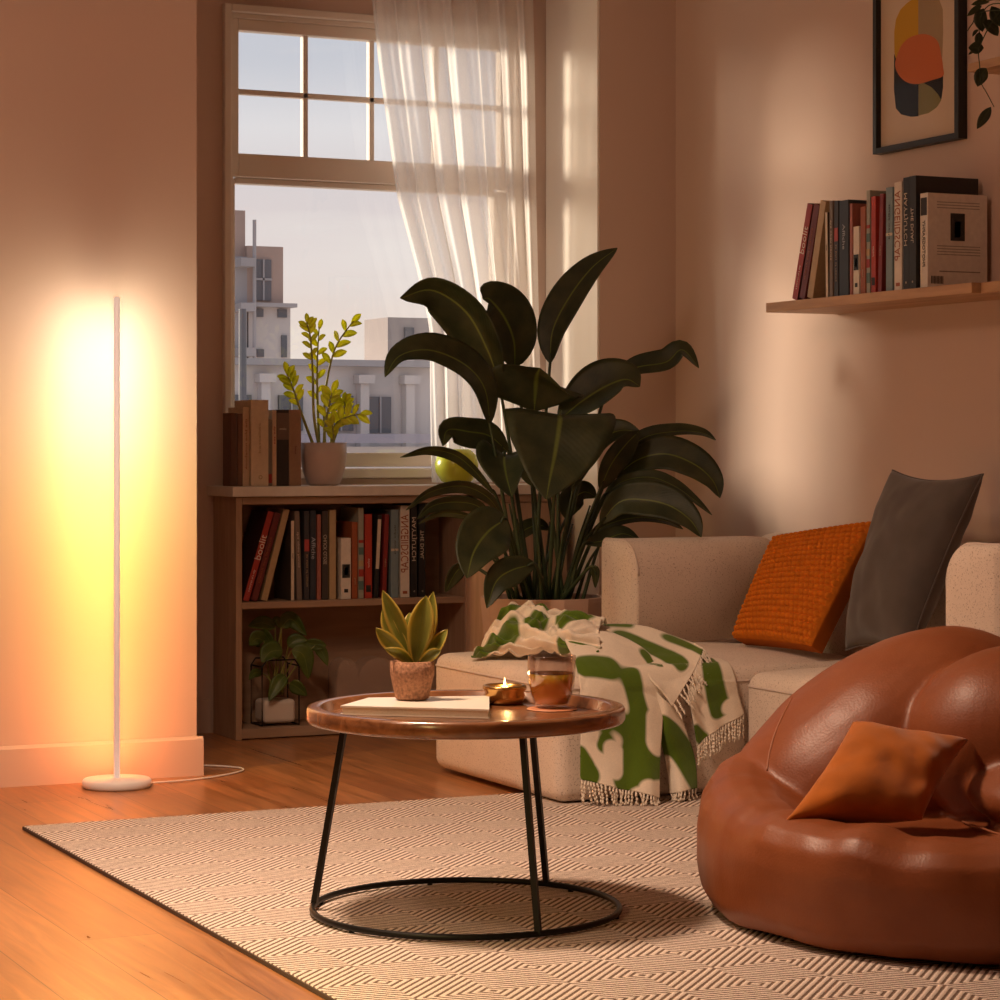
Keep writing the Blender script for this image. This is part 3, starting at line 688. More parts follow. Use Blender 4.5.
# books on the slab beside the window
def topbook(label, x0, x1, z1, col, words=None, patch=None, d=.14, y=7.785, rs=False, rough=.5):
    return book(label, x1 - x0, z1 - CT, d, col, ((x0 + x1) / 2, y, CT + .0003), 0, 0, 'books on the windowsill top', words, patch, rough, True, round_spine=rs)
topbook('dark brown rounded book at the left end on the windowsill top', 2.680, 2.705, 1.088, (.105, .045, .025), rs=True, rough=.4, d=.08)
topbook('brown cloth book second from the left on the windowsill top', 2.7055, 2.7225, 1.086, (.17, .08, .045), d=.09)
topbook('cream book with red lettering on the windowsill top', 2.723, 2.746, 1.108, (.66, .50, .34), [('the blue notebook', .012, RST, .14, 'down', .17)], d=.15)
topbook('tallest cream book on the windowsill top', 2.747, 2.808, 1.132, (.68, .54, .38), [('collected', .011, TAN, .16, 'down', .10), ('o', .03, TAN, .03, 'down')], y=7.770, d=.17)
topbook('thin grey book with a red foot on the windowsill top', 2.809, 2.826, 1.068, (.19, .15, .12), patch=[(.01, .04, RED)])
topbook('thin pale book with red lettering left of the black one on the windowsill top', 2.827, 2.842, 1.098, (.60, .42, .28), [('the sea', .010, RED, .17, 'down', .06)])
topbook('black book with a mottled head on the windowsill top', 2.843, 2.886, 1.100, (.032, .022, .018), [('essays', .010, CRM, .19, 'flat')], [(.155, .245, (.16, .10, .07))])
topbook('brown book beside the plant pot on the windowsill top', 2.887, 2.930, 1.100, (.30, .17, .10), [('poems', .010, DRD, .12, 'down')])

# ---------------------------------------------------------------- large plant behind the sofa
PX, PY = 3.462, 7.02
bp_ = thing('potted_plant', 'large dark green broad leaved plant in a pink faceted pot behind the sofa', 'plant', (0, 0, 0))
bm = bmesh.new(); lathe(bm, [(0, 0.002), (.150, .002), (.156, .01), (.200, .485), (.200, .50), (.186, .50), (.182, .455), (0, .455)], (PX, PY, 0), 14, rot=.1)
pot = link('pot', bm, M['bigpot'], bp_)
bm = bmesh.new(); lathe(bm, [(0, .4585), (.176, .4585), (.17, .466), (0, .472)], (PX, PY, 0), 28); link('soil', bm, M['soil'], bp_)
BIG = [  # midrib, width, roll, fold, foot of the stalk
    ([(3.319,7.048,1.183),(3.272,7.028,1.281),(3.194,7.024,1.398),(3.083,7.035,1.465),(2.978,7.043,1.438)], 0.152, 35, 25, (3.427,7.061,0.46)),
    ([(3.408,7.116,1.228),(3.393,7.096,1.317),(3.355,7.086,1.392),(3.304,7.082,1.442),(3.273,7.069,1.444)], 0.173, -20, 12, (3.497,7.044,0.46)),
    ([(3.273,7.014,1.045),(3.235,6.977,1.159),(3.157,6.958,1.233),(3.042,6.957,1.274),(2.939,6.951,1.254),(2.878,6.924,1.188)], 0.111, -30, 15, (3.348,6.992,0.46)),
    ([(3.488,7.023,1.24),(3.508,7.041,1.349),(3.568,7.041,1.459),(3.644,7.033,1.551),(3.729,7.02,1.617)], 0.112, 25, 15, (3.411,7.007,0.46)),
    ([(3.442,7.045,1.087),(3.429,7.01,1.143),(3.416,6.974,1.193),(3.409,6.936,1.223),(3.41,6.894,1.191)], 0.236, 0, 15, (3.548,6.989,0.46)),
    ([(3.511,7.012,1.057),(3.574,6.969,1.118),(3.638,6.925,1.169),(3.689,6.887,1.188),(3.723,6.857,1.166)], 0.159, 35, 20, (3.523,7.002,0.46)),
    ([(3.436,6.849,1.075),(3.408,6.796,1.046),(3.368,6.748,0.954),(3.328,6.701,0.881),(3.291,6.652,0.818)], 0.318, 0, 8, (3.465,6.964,0.46)),
    ([(3.534,6.946,0.845),(3.563,6.919,0.94),(3.597,6.889,0.997),(3.649,6.851,1.026),(3.702,6.812,1.021)], 0.095, 30, 20, (3.522,7.08,0.46)),
    ([(3.638,6.953,0.838),(3.678,6.933,0.927),(3.759,6.895,1.004),(3.857,6.849,1.025),(3.926,6.817,1.019),(3.966,6.798,0.997)], 0.054, 40, 20, (3.55,7.042,0.46)),
    ([(3.672,6.936,0.876),(3.732,6.886,0.934),(3.803,6.83,0.953),(3.873,6.775,0.921),(3.915,6.734,0.871),(3.927,6.705,0.815)], 0.108, 15, 15, (3.546,7.047,0.46)),
    ([(3.591,6.864,0.812),(3.644,6.828,0.865),(3.718,6.782,0.88),(3.782,6.741,0.853),(3.833,6.706,0.809),(3.879,6.673,0.762)], 0.048, 40, 20, (3.506,6.921,0.46)),
    ([(3.576,6.849,0.733),(3.621,6.799,0.803),(3.682,6.741,0.81),(3.737,6.687,0.792),(3.78,6.638,0.749),(3.799,6.6,0.697)], 0.11, 15, 15, (3.563,7.031,0.46)),
    ([(3.557,6.90,0.69),(3.626,6.875,0.732),(3.705,6.84,0.752),(3.785,6.81,0.742),(3.842,6.79,0.715)], 0.053, 40, 20, (3.545,7.08,0.46)),
    ([(3.517,6.843,0.672),(3.576,6.834,0.68),(3.64,6.822,0.702),(3.7,6.813,0.682)], 0.06, 35, 20, (3.545,6.985,0.46)),
    ([(3.708,7.03,1.187),(3.783,6.994,1.23),(3.871,6.953,1.249),(3.918,6.931,1.288),(3.967,6.908,1.23)], 0.08, 30, 20, (3.46,6.956,0.46)),
    ([(3.388,7.125,0.959),(3.32,7.116,1.01),(3.247,7.109,1.023),(3.168,7.105,1.029),(3.138,7.077,0.978)], 0.092, 15, 20, (3.455,7.132,0.46)),
    ([(3.311,7.051,0.82),(3.232,7.047,0.903),(3.16,7.04,0.951),(3.071,7.04,0.966),(2.978,7.043,0.943)], 0.041, 40, 15, (3.397,7.027,0.46)),
    ([(3.337,7.039,0.95),(3.313,6.995,0.928),(3.299,6.946,0.878),(3.292,6.894,0.819)], 0.162, 0, 30, (3.394,7.038,0.46)),
    ([(3.248,6.86,0.753),(3.188,6.847,0.821),(3.1,6.847,0.856),(2.997,6.854,0.838),(2.916,6.851,0.784)], 0.047, 45, 10, (3.43,7.131,0.46)),
    ([(3.265,6.962,0.732),(3.207,6.962,0.791),(3.129,6.971,0.804),(3.057,6.977,0.792),(3.006,6.974,0.753)], 0.05, 35, 15, (3.401,7.135,0.46)),
    ([(3.241,7.029,0.726),(3.204,7.046,0.759),(3.13,7.081,0.767),(3.068,7.111,0.733)], 0.028, 45, 15, (3.358,7.018,0.46)),
    ([(3.232,6.812,0.755),(3.154,6.775,0.717),(3.088,6.733,0.659),(3.041,6.681,0.584)], 0.15, 5, 15, (3.439,7.127,0.46)),
    ([(3.291,6.729,0.619),(3.213,6.729,0.602),(3.155,6.719,0.568),(3.116,6.701,0.491)], 0.088, 10, 20, (3.482,6.969,0.46)),
    ([(3.266,7.183,0.606),(3.234,7.198,0.568),(3.206,7.211,0.51)], 0.051, 30, 10, (3.436,7.062,0.46)),
    ([(3.579,7.091,0.743),(3.586,7.069,0.798),(3.616,7.036,0.83),(3.646,7.004,0.814)], 0.08, 15, 15, (3.428,7.122,0.46)),
    ([(3.576,6.849,0.84),(3.608,6.841,0.915),(3.657,6.826,0.984),(3.7,6.813,1.028)], 0.078, -25, 15, (3.506,6.933,0.46)),
    ([(3.48,7.138,0.849),(3.474,7.14,0.92),(3.497,7.129,0.972),(3.532,7.113,0.985)], 0.09, 20, 15, (3.428,6.982,0.46)),
    ([(3.416,7.168,0.655),(3.451,7.151,0.701),(3.497,7.129,0.723),(3.532,7.113,0.707)], 0.052, 20, 15, (3.459,7.091,0.46)),
    ([(3.515,6.789,0.605),(3.525,6.785,0.587),(3.526,6.784,0.537)], 0.027, 20, 15, (3.49,6.932,0.46)),
]
PEAK = {6: .20, 17: .30, 4: .6, 21: .42}
for ix, (pts, w, ro, fo, foot) in enumerate(BIG):
    b0 = Vector(pts[0]); f = Vector(foot)
    f.x = PX + (f.x - PX) * .8; f.y = PY + (f.y - PY) * .5
    d = (Vector(pts[1]) - b0).normalized()
    bm = bmesh.new(); mid = f.lerp(b0, .55) + Vector((0, 0, .05 * (b0.z - f.z)))
    tube(bm, [f, mid, b0, b0 + d * .03], .0075, .0035, 8, 16)
    st = link('stalk', bm, M['stalk'], bp_, True)
    bm = bmesh.new(); leaf(bm, pts[:4] if ix == 4 else pts, w * (1.35 if ix == 4 else 1.08), ro, fo, 26, 10, PEAK.get(ix, .46))
    link('leaf', bm, M['bigleaf'], bp_, False)
for k in range(14):
    a = 2 * PI * k / 14 + .2; rr = .05 + .07 * random.random()
    f = Vector((PX + rr * math.cos(a), PY + rr * math.sin(a), .46)); e = f + Vector((.10 * math.cos(a) + random.uniform(-.03, .03), .05 * math.sin(a), random.uniform(.16, .34)))
    bm = bmesh.new(); tube(bm, [f, f.lerp(e, .5) + Vector((0, 0, .03)), e], .007, .003, 8, 10); link('stalk', bm, M['stalk'], bp_, True)

# ---------------------------------------------------------------- plant on the slab
zz = thing('potted_plant', 'small sunlit plant with feathery yellow green stems in a taupe pot on the windowsill top', 'plant', (3.036, 7.85, CT))
bm = bmesh.new(); lathe(bm, [(0, .0005), (.048, .0005), (.056, .006), (.072, .05), (.0785, .10), (.0785, .146), (.073, .146), (.071, .125), (0, .125)], seg=56); link('pot', bm, M['zzpot'], zz, True)
bm = bmesh.new(); lathe(bm, [(0, .130), (.0715, .1265), (0, .1262)], seg=28); link('soil', bm, M['soil'], zz)
def loc(o, p): return Vector(p) - o.location
ZS = ([(3.02, 7.845, .965), (2.999, 7.845, 1.081), (2.995, 7.846, 1.224), (2.988, 7.849, 1.345), (2.976, 7.855, 1.40)], 9, .6, .034), \
     ([(3.046, 7.866, .965), (3.046, 7.866, 1.11), (3.055, 7.862, 1.21), (3.081, 7.85, 1.318), (3.133, 7.825, 1.405)], 7, .62, .040), \
     ([(3.005, 7.85, .965), (2.963, 7.861, 1.081), (2.937, 7.873, 1.166), (2.915, 7.884, 1.224)], 9, .48, .036), \
     ([(3.03, 7.876, .965), (3.024, 7.877, 1.138), (3.023, 7.877, 1.261), (3.029, 7.874, 1.385)], 10, .35, .034), \
     ([(3.051, 7.824, .965), (3.06, 7.818, 1.038), (3.092, 7.80, 1.073), (3.144, 7.776, 1.088)], 9, .3, .040), \
     ([(3.03, 7.832, .965), (3.034, 7.829, 1.052), (3.047, 7.821, 1.123), (3.054, 7.818, 1.159)], 8, .3, .040), \
     ([(3.06, 7.85, .965), (3.085, 7.84, 1.04), (3.105, 7.83, 1.11), (3.10, 7.82, 1.13)], 7, .4, .036), \
     ([(3.05, 7.80, .965), (3.05, 7.79, 1.01), (3.04, 7.78, 1.05)], 4, .4, .03)
for pts, nl, t0, ll in ZS:
    ll *= 1.25; nl += 2
    P = spline([loc(zz, p) for p in pts], 40)
    bm = bmesh.new(); tube(bm, P, .0062, .0022, 8); st = link('stem', bm, M['zzstem'], zz, True)
    for k in range(nl):
        t = t0 + (1 - t0) * k / (nl - 1); i = min(38, int(t * 39)); p = P[i]; d = (P[i + 1] - P[i]).normalized()
        s = 1 if k % 2 else -1
        sd = d.cross(TOCAM).normalized()
        out = (sd * s * random.uniform(.6, .95) + d * random.uniform(.5, .9) + TOCAM * random.uniform(-.3, .45)).normalized()
        if k == nl - 1: out = (d + sd * .2).normalized()
        L_ = ll * random.uniform(.85, 1.15)
        bm = bmesh.new(); leaf(bm, [p, p + out * L_ * .5 + Vector((0, 0, .004)), p + out * L_], L_ * .46, random.uniform(-30, 30), 14, 8, 4, .5, thick=.0005)
        link('leaf', bm, M['zzleaf'], st)
bm = bmesh.new(); lathe(bm, [(0, .0005), (.032, .0005), (.055, .014), (.073, .045), (.076, .072), (.068, .102), (.05, .120), (.042, .124), (.036, .121), (.045, .112), (.06, .09), (.066, .06), (.05, .02), (0, .012)], seg=56)
o = link('round_vase', bm, M['lime'], None, True); o.location = (3.507, 7.79, CT); tag(o, 'round lime green vase on the windowsill top', 'vase')

# ---------------------------------------------------------------- plant in a wire stand inside the bookcase
gp = thing('potted_plant', 'broad leaved plant in a white pot with a black wire stand inside the bookcase', 'plant', (2.864, 7.86, .036))
bm = bmesh.new(); softbox(bm, -.058, .058, -.05, .05, .008, .088, .016); link('pot', bm, M['whitepot'], gp, True)
bm = bmesh.new()
for y in (-.055, .055):
    tube(bm, [(-.066, y, .003), (.066, y, .003), (.066, y, .20), (.05, y, .222), (-.05, y, .222), (-.066, y, .20)], .0028, seg=6, closed=True)
for x, z in ((-.066, .003), (.066, .003), (-.066, .20), (.066, .20)): tube(bm, [(x, -.055, z), (x, .055, z)], .0028, seg=6)
link('wire_stand', bm, M['black'], gp)
GS = Vector((.008, 0, .09))
for pts, w in (([(2.883,7.851,.364),(2.914,7.837,.392),(2.956,7.80,.338)], .062), ([(2.864,7.86,.364),(2.818,7.862,.381),(2.764,7.85,.372)], .05),
    ([(2.879,7.83,.288),(2.833,7.82,.285),(2.799,7.81,.252)], .072), ([(2.82,7.85,.321),(2.795,7.85,.33),(2.765,7.84,.308)], .06),
    ([(2.902,7.80,.29),(2.941,7.79,.271),(2.956,7.785,.192)], .068), ([(2.956,7.817,.313),(2.994,7.80,.305),(3.024,7.79,.302)], .042),
    ([(2.985,7.80,.303),(3.010,7.795,.279),(3.026,7.785,.234)], .038), ([(2.818,7.86,.211),(2.787,7.85,.213),(2.764,7.84,.192)], .03),
    ([(2.879,7.80,.206),(2.849,7.79,.180),(2.814,7.785,.122)], .05), ([(2.895,7.80,.18),(2.918,7.79,.165),(2.95,7.78,.137)], .05),
    ([(2.82,7.87,.36),(2.838,7.85,.325),(2.853,7.84,.292)], .04), ([(2.90,7.83,.30),(2.925,7.82,.32),(2.962,7.81,.322)], .05), ([(2.883,7.851,.364),(2.868,7.855,.388),(2.85,7.85,.392)], .03)):
    q = [loc(gp, p) for p in pts]
    bm = bmesh.new(); f = Vector((random.uniform(-.02, .03), random.uniform(-.02, .02), .10)); tube(bm, [f, f.lerp(q[0], .6) + Vector((0, 0, .01)), q[0]], .003, .0018, 6, 10)
    link('stem', bm, M['zzstem'], gp, True)
    bm = bmesh.new(); leaf(bm, q, w, random.uniform(-20, 20), 14, 12, 6, .42, tip=1); link('leaf', bm, M['geoleaf'], gp)
# scalloped smoked holder on the lower shelf
poly = [(3.10, .0375), (3.33, .0375), (3.33, .20)] + [(3.255 + .075 * math.cos(PI * k / 10), .17 + .075 * math.sin(PI * k / 10)) for k in range(1, 10)] + [(3.18, .17)] + [(3.14 + .04 * math.cos(PI * k / 10), .19 + .055 * math.sin(PI * k / 10)) for k in range(0, 11)]
bm = bmesh.new(); prism(bm, poly, 7.885, 7.905, 'Y'); prism(bm, poly, 7.955, 7.975, 'Y'); box(bm, 3.10, 3.33, 7.905, 7.955, .0375, .046)
tag(link('magazine_holder', bm, M['acrylic']), 'smoked clear scalloped holder at the back of the lower bookcase shelf', 'holder')
tag(bx('wooden_box', (3.455, 3.585, 7.45, 7.60, .0005, .62), M['crate'], None, .004), 'tall narrow pine box between the bookcase and the large potted plant', 'box')

# ---------------------------------------------------------------- curtain
def curtain():
    ed = ((2.70, 3.215, 3.850), (2.315, 3.256, 3.862), (1.851, 3.328, 3.868), (1.60, 3.405, 3.873), (1.45, 3.445, 3.876), (1.38, 3.458, 3.877), (1.0, 3.466, 3.888), (.852, 3.470, 3.894))
    bm = bmesh.new(); nx, nz = 150, 60; rows = []
    zs = [e[0] for e in ed][::-1]
    for j in range(nz + 1):
        z = 2.70 - (2.70 - .850) * j / nz
        xl = float(np.interp(z, zs, [e[1] for e in ed][::-1])); xr = float(np.interp(z, zs, [e[2] for e in ed][::-1]))
        row = []
        for i in range(nx + 1):
            u = i / nx; k = u + .02 * math.sin(7 * u)
            gather = .65 + .35 * math.sin(PI * u)
            y = 7.905 + (.030 * math.sin(2 * PI * 6.5 * k + .5 * math.sin(2.2 * z)) + .012 * math.sin(2 * PI * 15 * k + 1.5 * z)) * gather * (.75 + .25 * (2.7 - z) / 1.8)
            row.append(bm.verts.new((xl + (xr - xl) * u, y, z)))
        rows.append(row)
    for a, b in zip(rows, rows[1:]):
        for i in range(nx): bm.faces.new((a[i], b[i], b[i + 1], a[i + 1]))
    return bm
cu = thing('curtain', 'sheer white curtain drawn to the right side of the window', 'curtain')
link('voile', curtain(), M['sheer'], cu, True)
bm = bmesh.new(); tube(bm, [(2.6, 7.885, 2.715), (3.95, 7.885, 2.715)], .012, seg=12); link('curtain_rod', bm, M['black'], cu, True)

# ---------------------------------------------------------------- sofa
so = thing('sofa', 'oatmeal fabric modular sofa with a chaise against the right wall', 'sofa')
def soft(name, dims, r, m, parent, crown=0, n=8, bulge=0):
    bm = bmesh.new(); softbox(bm, *dims, r, crown, n, bulge=bulge); return link(name, bm, m, parent, True)
def piping(dims, z, r, parent, k=.0035):
    x0, x1, y0, y1 = dims; pts = []
    for cx, cy, a0 in ((x1 - r, y1 - r, 0), (x0 + r, y1 - r, 90), (x0 + r, y0 + r, 180), (x1 - r, y0 + r, 270)):
        pts += [(cx + r * math.cos(math.radians(a0 + 15 * i)), cy + r * math.sin(math.radians(a0 + 15 * i)), z) for i in range(7)]
    bm = bmesh.new(); tube(bm, pts, k, seg=6, closed=True); return link('piping', bm, M['piping'], parent, True)
ch = soft('chaise_seat', (2.966, 4.04, 5.925, 6.765, .013, .357), .036, M['sofa'], so, .032, 10)
piping((2.966, 4.04, 5.925, 6.765), .322, .036, ch)
se = soft('seat', (3.54, 4.04, 4.99, 5.918, .013, .347), .042, M['sofa'], so, .034, 10)
piping((3.54, 4.04, 4.99, 5.918), .31, .042, se)
soft('backrest', (4.045, 4.262, 4.74, 6.765, .013, .703), .075, M['sofa'], so, 0, 8)
def arm(y0, y1, x0, x1, z1, inner, name):
    # rounded profile in Y-Z pulled along X, end faces softened
    R = .105; pr = []
    s = 1 if inner < 0 else -1      # inner side at low Y (-1) or high Y (+1)
    ya, yb = (y0, y1) if inner < 0 else (y1, y0)   # ya = inner side
    for k in range(13): a = PI / 2 * k / 12; pr.append((ya + s * (R - R * math.cos(a)), z1 - R + R * math.sin(a)))
    r2 = .025
    for k in range(7): a = PI / 2 * k / 6; pr.append((yb - s * (r2 - r2 * math.sin(a)), z1 - r2 + r2 * math.cos(a)))
    pr.append((yb, .385)); pr.append((ya, .385))
    cy = sum(p[0] for p in pr) / len(pr); cz = sum(p[1] for p in pr) / len(pr)
    bm = bmesh.new(); rings = []
    e = .022
    for x, k in [(x0 + e * (1 - math.sin(PI / 2 * i / 5)), 1 - e / .13 * (1 - math.cos(PI / 2 * i / 5)) if False else i) for i in range(6)] + [(x0 + (x1 - x0) * .5, 5), (x1, 5)]:
        ins = e * (1 - math.sin(PI / 2 * k / 5)) if k < 5 else 0
        x = x0 + e * (1 - math.cos(PI / 2 * (1 - k / 5))) * 0 + (e * k / 5 if k < 5 else (x - x0)) if k < 5 else max(x, x0 + e)
        rings.append([bm.verts.new((x, cy + (p[0] - cy) * (1 - ins / .11), cz + (p[1] - cz) * (1 - ins / .16))) for p in pr])
    for a, b in zip(rings, rings[1:]):
        for i in range(len(pr)): bm.faces.new((a[i], a[(i + 1) % len(pr)], b[(i + 1) % len(pr)], b[i]))
    bm.faces.new(rings[0]); bm.faces.new(rings[-1][::-1]); bmesh.ops.recalc_face_normals(bm, faces=bm.faces[:])
    o = link(name, bm, M['sofa'], so, True)
    pts = [(x0 + e * .8, q[0], q[1]) for q in pr[:20]]
    bm = bmesh.new(); tube(bm, pts, .0035, seg=6); link('piping', bm, M['piping'], o, True)
    return o
arm(6.535, 6.765, 3.525, 4.043, .692, -1, 'armrest')
arm(4.755, 4.987, 3.545, 4.043, .742, 1, 'armrest')
# ---------------------------------------------------------------- throw blanket

CLOTH_MAIN = [
    [(3.076,6.1,0.439),(3.149,6.12,0.455),(3.223,6.1,0.454),(3.286,6.04,0.414),(3.31,5.98,0.368)],
    [(3.037,5.95,0.372),(3.086,5.945,0.376),(3.157,5.94,0.366),(3.232,5.94,0.344),(3.295,5.93,0.309)],
    [(3.026,5.905,0.266),(3.078,5.895,0.265),(3.145,5.9,0.253),(3.205,5.89,0.243),(3.267,5.89,0.216)],
    [(3.019,5.898,0.17),(3.071,5.88,0.167),(3.135,5.88,0.15),(3.188,5.86,0.141),(3.241,5.855,0.123)],
    [(3.01,5.885,0.083),(3.055,5.85,0.072),(3.116,5.845,0.055),(3.164,5.815,0.045),(3.216,5.81,0.029)],
]
CLOTH_GORE = [
    [(3.263,5.912,0.304),(3.285,5.9,0.279),(3.325,5.905,0.252)],
    [(3.269,5.905,0.189),(3.286,5.885,0.199),(3.351,5.9,0.186)],
    [(3.285,5.9,0.107),(3.311,5.88,0.116),(3.37,5.89,0.112)],
    [(3.281,5.87,0.029),(3.295,5.83,0.038),(3.359,5.86,0.042)],
]
CLOTH_SIDE = [
    [(3.407,6.05,0.361),(3.473,6.03,0.372),(3.517,6.0,0.375)],
    [(3.359,5.915,0.308),(3.429,5.92,0.329),(3.512,5.93,0.342)],
    [(3.364,5.895,0.235),(3.427,5.9,0.265),(3.522,5.915,0.287)],
    [(3.371,5.885,0.156),(3.437,5.885,0.194),(3.533,5.9,0.232)],
]
CLOTH_FOLD = [
    [(3.218,6.35,0.463),(3.309,6.3,0.461),(3.373,6.2,0.462),(3.443,6.08,0.428),(3.456,5.99,0.412)],
    [(3.219,6.22,0.449),(3.274,6.16,0.434),(3.327,6.08,0.413),(3.394,6.01,0.396),(3.42,5.955,0.38)],
    [(3.215,6.12,0.433),(3.259,6.06,0.405),(3.297,5.99,0.376),(3.335,5.94,0.353),(3.369,5.915,0.338)],
    [(3.216,6.05,0.407),(3.235,5.98,0.376),(3.25,5.905,0.33),(3.273,5.89,0.3),(3.292,5.88,0.267)],
]
CLOTH_PILE = [
    [(2.972,6.5,0.35),(3.002,6.4,0.372),(3.04,6.3,0.386),(3.076,6.2,0.396),(3.091,6.1,0.397),(3.125,6.02,0.385)],
    [(2.985,6.5,0.373),(3.002,6.4,0.403),(3.035,6.29,0.413),(3.066,6.18,0.417),(3.086,6.09,0.417),(3.149,6.03,0.409)],
    [(3.033,6.55,0.394),(3.043,6.46,0.447),(3.069,6.36,0.461),(3.096,6.26,0.441),(3.099,6.14,0.452),(3.179,6.1,0.436)],
    [(3.057,6.58,0.406),(3.1,6.54,0.484),(3.137,6.46,0.496),(3.155,6.36,0.476),(3.183,6.28,0.483),(3.238,6.2,0.464)],
    [(3.124,6.66,0.416),(3.163,6.63,0.494),(3.185,6.56,0.504),(3.215,6.46,0.482),(3.243,6.38,0.481),(3.299,6.28,0.462)],
]


def bspl(grid, u, v):
    def cr(P, t):
        n = len(P) - 1; t *= n; k = min(int(t), n - 1); f = t - k
        Q = [P[0] * 2 - P[1]] + P + [P[-1] * 2 - P[-2]]; a, b, c, d = Q[k:k + 4]
        return 0.5 * ((2 * b) + (c - a) * f + (2 * a - 5 * b + 4 * c - d) * f * f + (3 * b - a - 3 * c + d) * f ** 3)
    return cr([cr([Vector(p) for p in row], u) for row in grid], v)
def caps(x, y, c):
    x0, y0, x1, y1, r = c; dx, dy = x1 - x0, y1 - y0
    t = 0 if dx == dy == 0 else max(0, min(1, ((x - x0) * dx + (y - y0) * dy) / (dx * dx + dy * dy)))
    return math.hypot(x - x0 - dx * t, y - y0 - dy * t) - r
def smin(vals, k=.009):
    s = sum(math.exp(-v / k) for v in vals); return -k * math.log(max(s, 1e-30))
def cloth(name, grid, nu, nv, green, white, size, parent, wrinkle=0.0, fold=0.0):
    bm = bmesh.new(); fl = bm.verts.layers.float.new('pattern'); rows = []
    for j in range(nv + 1):
        r = []
        for i in range(nu + 1):
            u, v = i / nu, j / nv; p = bspl(grid, u, v)
            if wrinkle > .01:
                q = Vector((p.x * 9, p.y * 13, p.z * 30))
                nz = 1 - 2.2 * abs(noise.noise(q)) + .5 * noise.noise(q * 2 + Vector((3, 1, 2))) + .45 * math.sin(40 * v + 9 * u + 3 * noise.noise(p * 8))
                p = p + Vector((-.3, -.75, .6)) * nz * wrinkle
            elif wrinkle:
                q = p * 17; nz = noise.noise(q) + .5 * noise.noise(q * 2.3 + Vector((3, 1, 2)))
                p = p + Vector((-.4, -.8, .6)) * nz * wrinkle
            if fold:
                p = p + Vector((0, -1, 0)) * fold * v * v * math.sin(u * 15 + 1.5 * v)
            x, y = u * size[0], v * size[1]
            if p.x > 2.95:
                a_ = min(1, abs((p.x - 2.966) / 1.074 * 2 - 1)); b_ = min(1, abs((p.y - 5.925) / .84 * 2 - 1))
                top = .357 + .032 * (1 - a_ ** 2.4) * (1 - b_ ** 2.4) + .008
                if p.y > 5.96: p.z = max(p.z, top)
                elif p.z > .325: p.z = max(p.z, top - .036 + math.sqrt(max(0, .042 ** 2 - max(0, 5.961 - p.y) ** 2)) - .004)
                else: p.y = min(p.y, 5.914)
            wv = bm.verts.new(p)
            g = smin([caps(x, y, c) for c in green]) if green else 1
            for c in white: g = max(g, -caps(x, y, c))
            wv[fl] = -g; r.append(wv)
        rows.append(r)
    for a, b in zip(rows, rows[1:]):
        for i in range(nu): bm.faces.new((a[i], b[i], b[i + 1], a[i + 1]))
    edge = [v.co.copy() for v in rows[-1]]; side = [r[-1].co.copy() for r in rows]
    o = link(name, bm, M['throw'], parent, True)
    sm = o.modifiers.new('thickness', 'SOLIDIFY'); sm.thickness = .005; sm.offset = 0
    return o, edge, side
def fringe(pts, ntas, length, d, parent, jit=.25, floor=.014):
    bm = bmesh.new()
    for k in range(ntas):
        t = (k + .5) / ntas * (len(pts) - 1); i = min(int(t), len(pts) - 2); p = pts[i].lerp(pts[i + 1], t - i)
        L_ = length * random.uniform(.85, 1.1); dv = (Vector(d) + Vector((random.uniform(-jit, jit), random.uniform(-jit, jit) * .5, 0))).normalized()
        q = []
        for s in range(7):
            w = p + dv * L_ * s / 6 + Vector((.0015 * math.sin(s * 2.2 + k), 0, 0)); w.z = max(w.z, floor + .002 * (k % 3)); q.append(w)
        tube(bm, q, .0026, .0020, 6)
        for s in range(1, 6): tube(bm, [q[s] + Vector((0, 0, .003)), q[s] - Vector((0, 0, .003))], .0032, .0032, 6)
    return link('fringe', bm, M['fringe'], parent, True)
tb = thing('throw_blanket', 'fringed cream throw with large green organic shapes draped over the sofa chaise', 'blanket')
# green shapes and white bites as capsules (x0, y0, x1, y1, radius) in cloth metres
GM = [(.155, .12, .19, .24, .026), (.19, .24, .155, .36, .045), (.155, .36, .13, .40, .03), (.155, .36, .25, .335, .034), (.155, .255, .09, .22, .028), (.09, .22, .075, .25, .02), (.08, .295, .075, .31, .022), (-.01, .345, .03, .40, .034), (.02, .10, .10, .105, .03), (.2, .02, .24, .06, .02)]
WM = [(.235, .21, .235, .27, .036), (.215, .415, .235, .42, .038), (.10, .315, .10, .37, .028)]
m1, e1, s1 = cloth('cloth', CLOTH_MAIN, 70, 110, GM, WM, (.25, .42), tb, .0025, .006)
fringe(e1, 24, .062, (.03, -.12, -1), tb)
m2, e2, s2 = cloth('cloth', CLOTH_GORE, 40, 70, [(.03, .10, .09, .30, .05), (.10, .22, .10, .30, .03)], [(.0, .2, .05, .33, .03)], (.09, .30), tb, .002, 0)
fringe(e2, 9, .06, (.12, -.15, -1), tb, .35)
m3, e3, s3 = cloth('cloth', CLOTH_SIDE, 50, 70, [(.09, .02, .10, .20, .032), (.0, .22, .03, .26, .02)], [(.165, .22, .14, .21, .034)], (.16, .26), tb, .002, .004)
fringe(e3, 20, .062, (-.05, -.10, -1), tb, .12)
m4, e4, s4 = cloth('cloth', CLOTH_FOLD, 70, 60, [(.10, .06, .24, .12, .030), (.20, .02, .30, .03, .018), (.0, .10, .06, .16, .02), (.08, .0, .12, .0, .014)], [], (.30, .22), tb, .003, 0)
fringe(s4, 18, .055, (.25, -.55, -.75), tb, .3)
